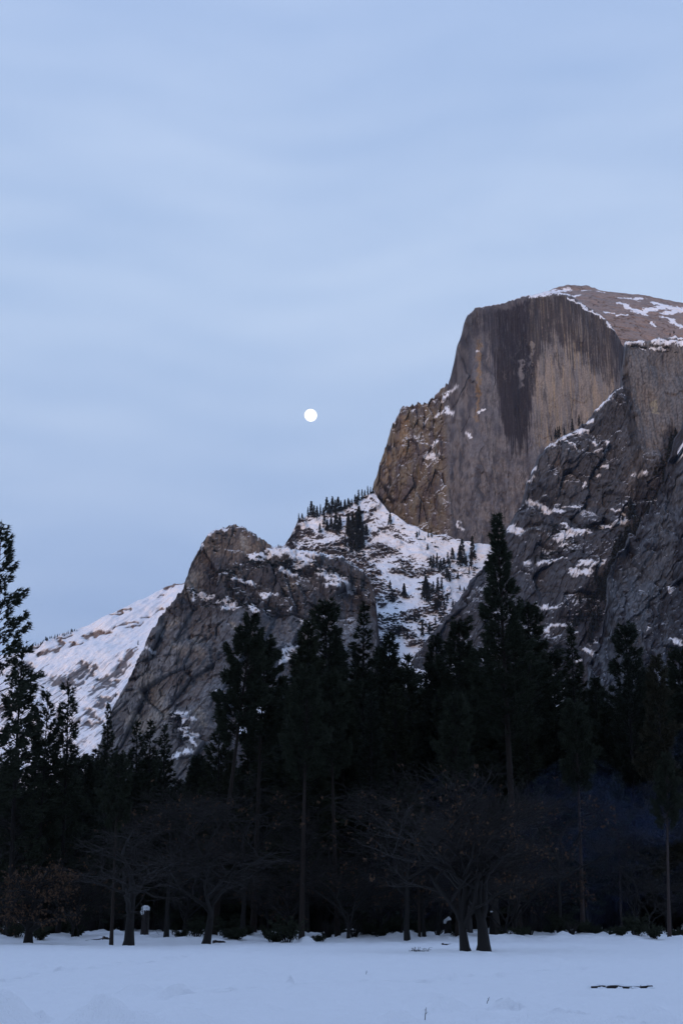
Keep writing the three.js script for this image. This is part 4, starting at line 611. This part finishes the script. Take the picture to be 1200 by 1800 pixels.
// logs and branches lying at the edge
function fallen(name, label, px, py, long, thick, turn, mat, snowy, tilt = 0) {
  const [x, y, z, m] = onSnow(px, py), L = long * m, R = thick * m / 2, t = thing(name, label, 'log'); t.position.set(x, y + R * 0.35, z); t.rotation.set(0, turn, tilt);
  const n = 5, pts = [], rr = []; for (let k = 0; k <= n; k++) { pts.push([(k / n - 0.5) * L, n2(k * 0.7, px) * R * 0.5, n2(k * 0.8, py) * R * 0.8]); rr.push(R * (1 - 0.35 * k / n)); }
  part('trunk', roughTube(pts, rr, 10, R * 0.12, px), mat, t); const e = part('cut_end', new THREE.CylinderGeometry(R * 0.93, R * 0.93, 0.02, 12).rotateZ(Math.PI / 2), M.cut, t); e.position.set(-L / 2 - 0.012, pts[0][1], pts[0][2]);
  if (snowy) { const c = part('snow', blob(L * 0.42, R * 0.55, R * 0.9, px, 0.25), M.snow, t); c.position.set(0, R * 0.95, 0); }
}
fallen('log', 'short thick log lying by the dark oak stem at left', 190, 1654, 15, 8, 0.5, M.wood, false);
fallen('log', 'thin branch on the snow left of the short thick log', 168, 1654, 34, 2.5, -0.2, M.wood, false, 0.12);
fallen('log', 'dark log end below the crooked oak', 385, 1656, 20, 7, 0.3, M.wood, true);
fallen('log', 'snow-covered log left of the shrubs in the middle', 632, 1648, 60, 8, 0.15, M.wood, true, -0.05);
fallen('log', 'upright leaning broken branch in the middle of the wood edge', 607, 1646, 36, 5, 0.2, M.pale, false, 0.95);
fallen('log', 'snowy fallen log near the right edge of the wood', 1100, 1651, 44, 7, 0.2, M.wood, true, 0.12);
fallen('log', 'thin pale branch sticking up behind the fallen log at right', 1127, 1648, 14, 3, 0.1, M.pale, true, -0.8);
fallen('log', 'low snowy log left of the twin-trunked oak', 785, 1659, 16, 5, -0.2, M.wood, true);
{ // brush pile
  const [x, y, z, m] = onSnow(735, 1669), t = thing('brush_pile', 'low pile of bare brush on the snow left of the twin-trunked oak', 'brush'); t.position.set(x, y - 0.03, z);
  const r = prng(5), B = new Buf(); for (let k = 0; k < 46; k++) { const a = (r() - 0.5) * 0.9, b = (r() - 0.5) * 0.5, L = 0.25 + r() * 0.45, dx = (r() - 0.4) * L, h = r() * 0.26; B.tube([[a, 0, b], [a + dx * 0.4, h, b + (r() - 0.5) * 0.2], [a + dx, h * 0.8 + (r() - 0.5) * 0.1, b + (r() - 0.5) * 0.3]], [0.012, 0.009, 0.004], 3, false); }
  part('sticks', B.geo(), M.twig, t); part('stem', roughTube([[-0.4, 0.02, 0.1], [0, 0.1, 0.12], [0.45, 0.05, 0.05]], [0.02, 0.018, 0.01], 6, 0.01, 1), M.oakBark, t);
}
// dry stalks in the meadow
for (const [label, px, py, high, tilt] of [['lone dry stalk standing in the foreground snow', 746, 1792, 24, 0.12], ['short dry twig beside the snow mound in the foreground', 854, 1760, 14, 0.4], ['tiny stalk out in the left of the middle meadow', 643, 1709, 7, 0.2]]) {
  const [x, y, z, m] = onSnow(px, py), t = thing('dry_stalk', label, 'stalk'), H = high * m; t.position.set(x, y - 0.03, z);
  const B = new Buf(); B.tube([[0, 0, 0], [tilt * H * 0.4, H * 0.5, 0], [tilt * H, H, 0.01]], [0.007, 0.006, 0.003], 5); part('stem', B.geo(), M.wood, t);
  const B2 = new Buf(); B2.tube([[tilt * H * 0.4, H * 0.5, 0], [tilt * H * 0.4 + 0.03, H * 0.68, 0.01]], [0.005, 0.002], 4); B2.tube([[tilt * H * 0.7, H * 0.75, 0], [tilt * H * 0.7 - 0.02, H * 0.88, 0.01]], [0.004, 0.002], 4); part('side_twig', B2.geo(), M.wood, t);
}
{ // timber half buried in the meadow
  const [x, y, z, m] = onSnow(1092, 1730), t = thing('timber', 'dark straight timber half buried in the meadow snow at right', 'timber'); t.position.set(x, y + 0.012, z); t.rotation.y = 0.04;
  const L = 104 * m; part('beam', roughTube([[-L / 2, 0.02, 0], [-L / 6, 0.03, 0.005], [L / 5, 0.025, 0], [L / 2, 0.03, 0]], [0.022, 0.032, 0.03, 0.028], 8, 0.008, 6), M.wood, t);
  for (const s of [-0.12, 0.3, 0.42]) part('peg', roughTube([[L * s, -0.08, 0.03], [L * s, 0.06, 0.035]], [0.022, 0.02], 6, 0.004, s * 10), M.wood, t);
  part('snow', blob(L * 0.5, 0.05, 0.26, 31, 0.25), M.snow, t).position.set(0.02, 0.05, -0.2);
  for (const [f, q] of [[-0.34, 0.1], [-0.05, 0.07], [0.2, 0.12], [0.46, 0.09]]) part('snow', blob(q, 0.035, 0.09, f * 50, 0.3), M.snow, t).position.set(L * f, 0.0, 0.09);
}
// shrubs along the edge
function shrubGeo(seed, R, H, leafy, stems = 40) {
  const r = prng(seed), S = new Buf(), L = new Buf();
  for (let k = 0; k < stems; k++) { const az = r() * 6.28, s = R * (0.3 + 0.7 * r()), h = H * (0.4 + 0.6 * r()), q = [Math.cos(az) * s, h, Math.sin(az) * s]; S.tube([[q[0] * 0.15, -0.1, q[2] * 0.15], [q[0] * 0.5, h * 0.6, q[2] * 0.5], q], [0.014, 0.009, 0.004], 3, false);
    for (let n = 0; n < leafy; n++) { const u = 0.35 + 0.65 * r(); tuft(L, r, V(q[0] * u + (r() - 0.5) * 0.25, q[1] * u + (r() - 0.5) * 0.2, q[2] * u + (r() - 0.5) * 0.25), V(0, 0.6, 0.2), 0.11, 0.07, 4); } }
  return [S.geo(), L.i.length ? L.geo(false) : null];
}
{
  const G = [shrubGeo(1, 0.9, 1.1, 16), shrubGeo(2, 0.7, 0.7, 12), shrubGeo(3, 1.2, 1.6, 16), shrubGeo(4, 0.7, 1.2, 0, 90)], r = prng(9);
  const spots = [[8, 1650], [30, 1653], [70, 1654], [90, 1651], [110, 1649], [135, 1651], [152, 1648], [290, 1648], [318, 1652], [345, 1653], [400, 1652], [412, 1654], [430, 1651], [470, 1653], [485, 1654], [505, 1655], [560, 1654], [575, 1652], [590, 1650], [622, 1652], [640, 1651], [655, 1650], [668, 1651], [690, 1649], [712, 1648], [735, 1649], [755, 1648], [770, 1650], [800, 1652], [880, 1652], [895, 1653], [915, 1654], [930, 1652], [948, 1651], [965, 1650], [985, 1652], [1005, 1653], [1022, 1652], [1040, 1650], [1055, 1651], [1078, 1653], [1090, 1655], [1118, 1655], [1150, 1656], [1190, 1653], [325, 1644], [450, 1645], [540, 1645], [700, 1644], [830, 1644], [900, 1644], [1000, 1645], [60, 1644], [200, 1645], [1060, 1645]];
  for (let k = 0; k < 56; k++) spots.push([-10 + k * 22.4 + r() * 12, 1640 + r() * 6]);
  const brush = spots.length; for (let k = 0; k < 46; k++) spots.push([-10 + k * 27 + r() * 20, 1646]);
  let at_ = -1; const protosS = [];
  for (const [px, py] of spots) { at_++; const tallBrush = at_ >= brush;
    const [x, y, z] = onSnow(px, Math.max(1648, py)), back = py < 1648 ? 5 + (1648 - py) * 1.1 : 0, k = tallBrush ? 3 : back ? 2 : Math.floor(r() * 4), s = tallBrush ? 1.5 + r() * 1.6 : (0.45 + r() * 0.6) * (back ? 1.25 : 1); let t;
    const bare = k === 3, label = tallBrush ? 'tall bare brush in the shade at the foot of the wood' : back ? 'taller leafy shrub in the shade behind the snow edge' : bare ? 'bare twiggy shrub poking out of the snow edge' : 'low leafy evergreen shrub at the snow edge', group = tallBrush ? 'tall bare brush at the foot of the wood' : back ? 'taller shrubs behind the snow edge' : bare ? 'bare shrubs along the snow edge' : 'leafy shrubs along the snow edge';
    if (!protosS[k]) { t = thing('shrub', label, 'shrub', group); part('stems', G[k][0], M.twig, t); if (G[k][1]) part('leaves', G[k][1], M.shrub, t); protosS[k] = t; } else { t = protosS[k].clone(); t.name = numbered('shrub'); t.userData = { label, category: 'shrub', group }; scene.add(t); }
    t.position.set(x, y - 0.05, z - back); t.rotation.y = r() * 6; t.scale.set(s * 1.2, s, s * 1.2); if (back) t.position.y = groundY(x, z - back) - 0.1;
  }
}

// ---------------------------------------------------------------- far trees on the rock
function farTree(seed, H, R, rag) {
  const r = prng(seed), T = new Buf(), C = new Buf(); T.tube([[0, -H * 0.06, 0], [0, H * 0.5, 0], [0, H * 0.97, 0]], [H * 0.02, H * 0.013, H * 0.004], 5);
  for (let k = 0; k < 130; k++) { const u = 0.12 + 0.88 * Math.pow(r(), 0.9), az = r() * 6.283, rad = R * (0.08 + 0.95 * Math.pow(1 - u, 0.9)) * (0.35 + 0.65 * r()) * (1 - rag * r()); tuft(C, r, V(Math.cos(az) * rad * 0.75, H * u, Math.sin(az) * rad * 0.75), V(Math.cos(az), -0.25, Math.sin(az)), R * (0.2 + 0.4 * (1 - u)), R * 0.25, 5); }
  tuft(C, r, V(0, H * 0.97, 0), V(0, 1, 0), H * 0.06, R * 0.15, 4); return [T.geo(), C.geo(false), H];
}
{
  const G = [farTree(301, 30, 7, 0.3), farTree(302, 30, 5.6, 0.4), farTree(303, 30, 8, 0.25), farTree(304, 30, 5, 0.5)], pr = [], r = prng(41);
  const plant = (surf, px, py, tall, label, group, fat = 1) => {   // foot of the tree at (px, py), tall in marks
    const s = surfaces[surf], [X, Y] = s.mark(px, py), D = s.depth(X, Y), k = Math.floor(r() * 4); let t;
    if (!pr[k]) { t = thing('mountain_pine', label, 'tree', group); part('trunk', G[k][0], M.farTrunk, t); part('crown', G[k][1], M.farNeedle, t); pr[k] = t; } else { t = pr[k].clone(); t.name = numbered('mountain_pine'); t.userData = { label, category: 'tree', group }; scene.add(t); }
    const sc = tall * (0.72 + 0.5 * r()) / FOCAL * D * 1.03 / 30; t.scale.set(sc * fat, sc, sc * fat); t.position.set(X, Y - tall * 0.05, -(D - s.relief(X, Y)) + 1); t.rotation.y = r() * 6;
  };
  const ridge = [['small pine on the snowy ridge crest below the left edge of the sheer face', 'pines on the ridge crest']];
  for (const [px, py, h] of [[525, 918, 16], [531, 916, 12], [541, 910, 22], [547, 909, 26], [552, 910, 20], [557, 912, 28], [563, 906, 24], [568, 908, 20], [574, 905, 34], [579, 907, 22], [584, 902, 30], [589, 903, 24], [594, 902, 32], [599, 898, 26], [606, 896, 24], [612, 892, 22], [618, 890, 20], [624, 886, 18], [630, 882, 20], [636, 878, 18], [641, 874, 16], [646, 870, 18], [651, 868, 14], [655, 866, 12], [615, 895, 16], [627, 890, 16], [562, 940, 24], [575, 935, 26], [582, 932, 22], [590, 940, 34], [597, 935, 40], [570, 925, 24]]) plant('bowl', px, py, h, ...ridge[0]);
  for (let k = 0; k < 34; k++) plant('bowl', 594 + (r() + r()) * 28, 922 + r() * 50, 20 + r() * r() * 36, 'pine in the dark grove on the snowy ridge', 'pines of the ridge grove');
  for (const [px, py, h] of [[685, 925, 22], [682, 928, 16], [732, 945, 12], [736, 942, 10], [746, 950, 8], [752, 946, 12], [758, 945, 16], [751, 968, 14], [665, 935, 10], [731, 948, 8], [676, 935, 9]]) plant('bowl', px, py, h, 'small lone pine on the snow just under the sheer face', 'lone pines under the face');
  for (const [px, py, h, f] of [[757, 1000, 20], [762, 998, 24], [768, 1000, 26], [774, 1004, 28], [780, 1000, 24], [787, 992, 32], [795, 985, 22], [790, 1000, 20], [812, 995, 52], [808, 998, 34], [818, 1000, 28], [830, 985, 42], [827, 1000, 24], [804, 1018, 16], [824, 1010, 14], [775, 1040, 30], [768, 1045, 26], [760, 1048, 24], [748, 1050, 34], [745, 1058, 30], [752, 1062, 24], [785, 1022, 24], [790, 1024, 18], [710, 1050, 28], [690, 1060, 22], [709, 1048, 20], [770, 1070, 26], [765, 1074, 22], [780, 1072, 18], [816, 1040, 14], [808, 1038, 10], [640, 1078, 40], [646, 1075, 28], [685, 1040, 16], [765, 1100, 18], [755, 1110, 24], [742, 1120, 22], [785, 1060, 16], [795, 1070, 12], [700, 1120, 20], [715, 1125, 24], [660, 1100, 18], [650, 1110, 20], [680, 1130, 18], [736, 1090, 14]]) plant('bowl', px, py, h, 'small dark pine scattered on the snow slope below the sheer face', 'pines on the snow slope', 1.1);
  for (const [px, py, h] of [[966, 782, 12], [974, 778, 18], [981, 774, 26], [978, 776, 20], [989, 770, 18], [1004, 762, 22], [1016, 752, 26], [1022, 752, 14]]) plant('spur', px, py, h, 'dark pine on the snowy spur against the brown streaked face', 'pines on the spur crest');
  for (const [px, py, h] of [[1109, 918, 40], [1121, 918, 30], [1034, 932, 18], [1092, 918, 14], [1128, 960, 34], [1100, 970, 38], [1086, 990, 42], [1078, 1000, 36], [1092, 985, 30], [1070, 1010, 30], [1064, 1025, 30], [1110, 965, 30], [1048, 1030, 24], [1040, 1035, 20], [1178, 800, 26], [1184, 790, 24], [1172, 815, 22], [1166, 830, 20], [1180, 780, 26], [1150, 838, 16], [1188, 770, 26], [1156, 920, 20], [1145, 930, 18], [1140, 900, 18], [1118, 940, 24], [1030, 1050, 20], [1020, 1060, 18], [1055, 1045, 22], [938, 995, 18], [950, 985, 14], [1082, 995, 44], [1074, 1012, 40], [1066, 1030, 36], [1058, 1040, 34], [1090, 978, 40], [1098, 968, 36], [1106, 955, 32], [1116, 948, 34], [1126, 935, 30], [1050, 1050, 30], [1045, 1062, 30], [1036, 1070, 28], [1062, 1060, 34], [1068, 1046, 34], [1136, 918, 30], [1148, 900, 28], [1158, 880, 28], [1164, 862, 28], [1170, 845, 30], [1176, 828, 30], [1054, 1090, 34], [1048, 1110, 34], [1040, 1130, 34], [1024, 1090, 26], [1012, 1100, 26], [1000, 1110, 26], [1176, 592, 6], [1182, 590, 6]]) plant('spur', px, py, h, 'dark pine in the gullies of the grey cliffs below the right shoulder', 'pines in the cliff gullies', 1.15);
  for (const [px, py, h] of [[476, 962, 5], [489, 962, 7], [246, 1138, 10], [290, 1068, 6], [410, 1010, 10], [420, 1006, 10], [430, 1000, 9], [445, 1010, 9], [455, 1000, 8], [415, 1050, 12], [425, 1060, 12], [440, 1065, 12], [455, 1062, 10], [405, 1040, 10], [500, 1000, 8], [470, 1010, 8], [485, 1070, 9], [330, 1250, 10], [318, 1270, 14], [305, 1290, 14], [203, 1225, 8], [325, 1262, 8], [312, 1285, 10]]) plant('knoll', px, py, h, 'tiny dark tree clinging to the left cliff', 'trees on the left cliff', 1.2);
  for (let k = 0; k < 34; k++) { const px = 46 + k * 2.6 + r() * 3, py = poly([[40, 1141], [70, 1130], [100, 1117], [130, 1106]])(px) + 2 + r() * 5; plant('far', px, py, 4 + r() * 3.5, 'tiny tree on the skyline of the distant snowy mountain', 'trees on the far skyline', 1.2); }
}
// ---------------------------------------------------------------- thin blue wood smoke drifting among the trees at right
{
  const p = at(1110, 1480, 109), mat = new THREE.MeshStandardMaterial({ color: new THREE.Color(0.26, 0.38, 0.78), roughness: 1, transparent: true, opacity: 0.005, depthWrite: false }), t = new THREE.Group(); t.name = 'smoke';
  t.userData = { kind: 'stuff', label: 'thin blue haze of smoke hanging among the trees at right' }; t.position.set(...p); scene.add(t);
  const r = prng(66), g = () => (r() + r() + r() + r() - 2) * 1.7, puff = blob(1, 1, 1, 3, 0.25), copies = new THREE.InstancedMesh(puff, mat, 44), o = new THREE.Object3D(); copies.name = 'wisp'; copies.userData.kind = 'stuff';
  for (let k = 0; k < 44; k++) { o.position.set(g() * 6.2, g() * 2.4, g() * 2); const q = 0.9 + r() * 1.3; o.scale.set(q * 1.8, q, q); o.rotation.y = r() * 6; o.updateMatrix(); copies.setMatrixAt(k, o.matrix); }
  t.add(copies);
}
// low dark brush on ledges and between the outcrops of the mountainside
{
  const r = prng(88), C = new Buf(); for (let k = 0; k < 26; k++) { const az = r() * 6.283, q = Math.sqrt(r()); tuft(C, r, V(Math.cos(az) * q * 0.7, 0.1 + r() * 0.6 * (1 - q * 0.6), Math.sin(az) * q * 0.7), V(Math.cos(az) * 0.5, 0.7, Math.sin(az) * 0.5), 0.4, 0.3, 3); }
  const sets = { bowl: [[505, 945, 640, 985, 40], [600, 972, 700, 965, 34], [690, 1000, 800, 1008, 60], [640, 1000, 700, 1060, 70], [740, 1020, 780, 1085, 80], [640, 1070, 720, 1120, 90], [700, 1080, 800, 1120, 110], [780, 1010, 850, 1005, 30], [790, 1050, 760, 1120, 60], [560, 985, 660, 1030, 50], [660, 890, 760, 960, 16]], spur: [[1080, 985, 1125, 945, 60], [1030, 1050, 1080, 1005, 60], [1000, 1090, 1060, 1075, 70], [1165, 840, 1188, 765, 60], [1100, 905, 1165, 860, 40], [940, 985, 1010, 975, 34], [1015, 928, 1065, 932, 24], [1105, 602, 1200, 612, 40], [930, 900, 1000, 960, 40], [980, 1130, 1010, 1200, 40], [945, 800, 1000, 775, 24], [1040, 800, 1090, 900, 40]], knoll: [[395, 1000, 425, 1062, 60], [420, 1062, 510, 1082, 60], [430, 985, 560, 1006, 90], [330, 1040, 400, 1065, 40], [310, 1255, 330, 1310, 40], [500, 1030, 560, 1095, 50], [345, 985, 400, 930, 20], [560, 1000, 640, 1030, 60]] };
  const spots = []; for (const [name, list] of Object.entries(sets)) { const f = surfaces[name]; for (const [a, b, c, d, n] of list) for (let k = 0; k < n; k++) { const u = r(), [X, Y] = f.mark(lerp(a, c, u) + (r() + r() - 1) * 22, lerp(b, d, u) + (r() + r() - 1) * 12); if (Y < f.rim(X) - 9) spots.push([X, Y, -(f.depth(X, Y) - f.relief(X, Y)) + 0.5, 2 + r() * r() * 6]); } }
  const m = new THREE.InstancedMesh(C.geo(false), M.farNeedle, spots.length), o = new THREE.Object3D();
  spots.forEach(([x, y, z, q], k) => { o.position.set(x, y - q * 0.2, z); o.scale.set(q * 1.3, q, q * 1.3); o.rotation.y = k; o.updateMatrix(); m.setMatrixAt(k, o.matrix); });
  m.name = 'mountain_brush'; m.castShadow = m.receiveShadow = true; m.userData = { kind: 'stuff', label: 'low dark brush on the ledges and outcrops of the mountainside' }; scene.add(m);
}
renderer.render(scene, camera);
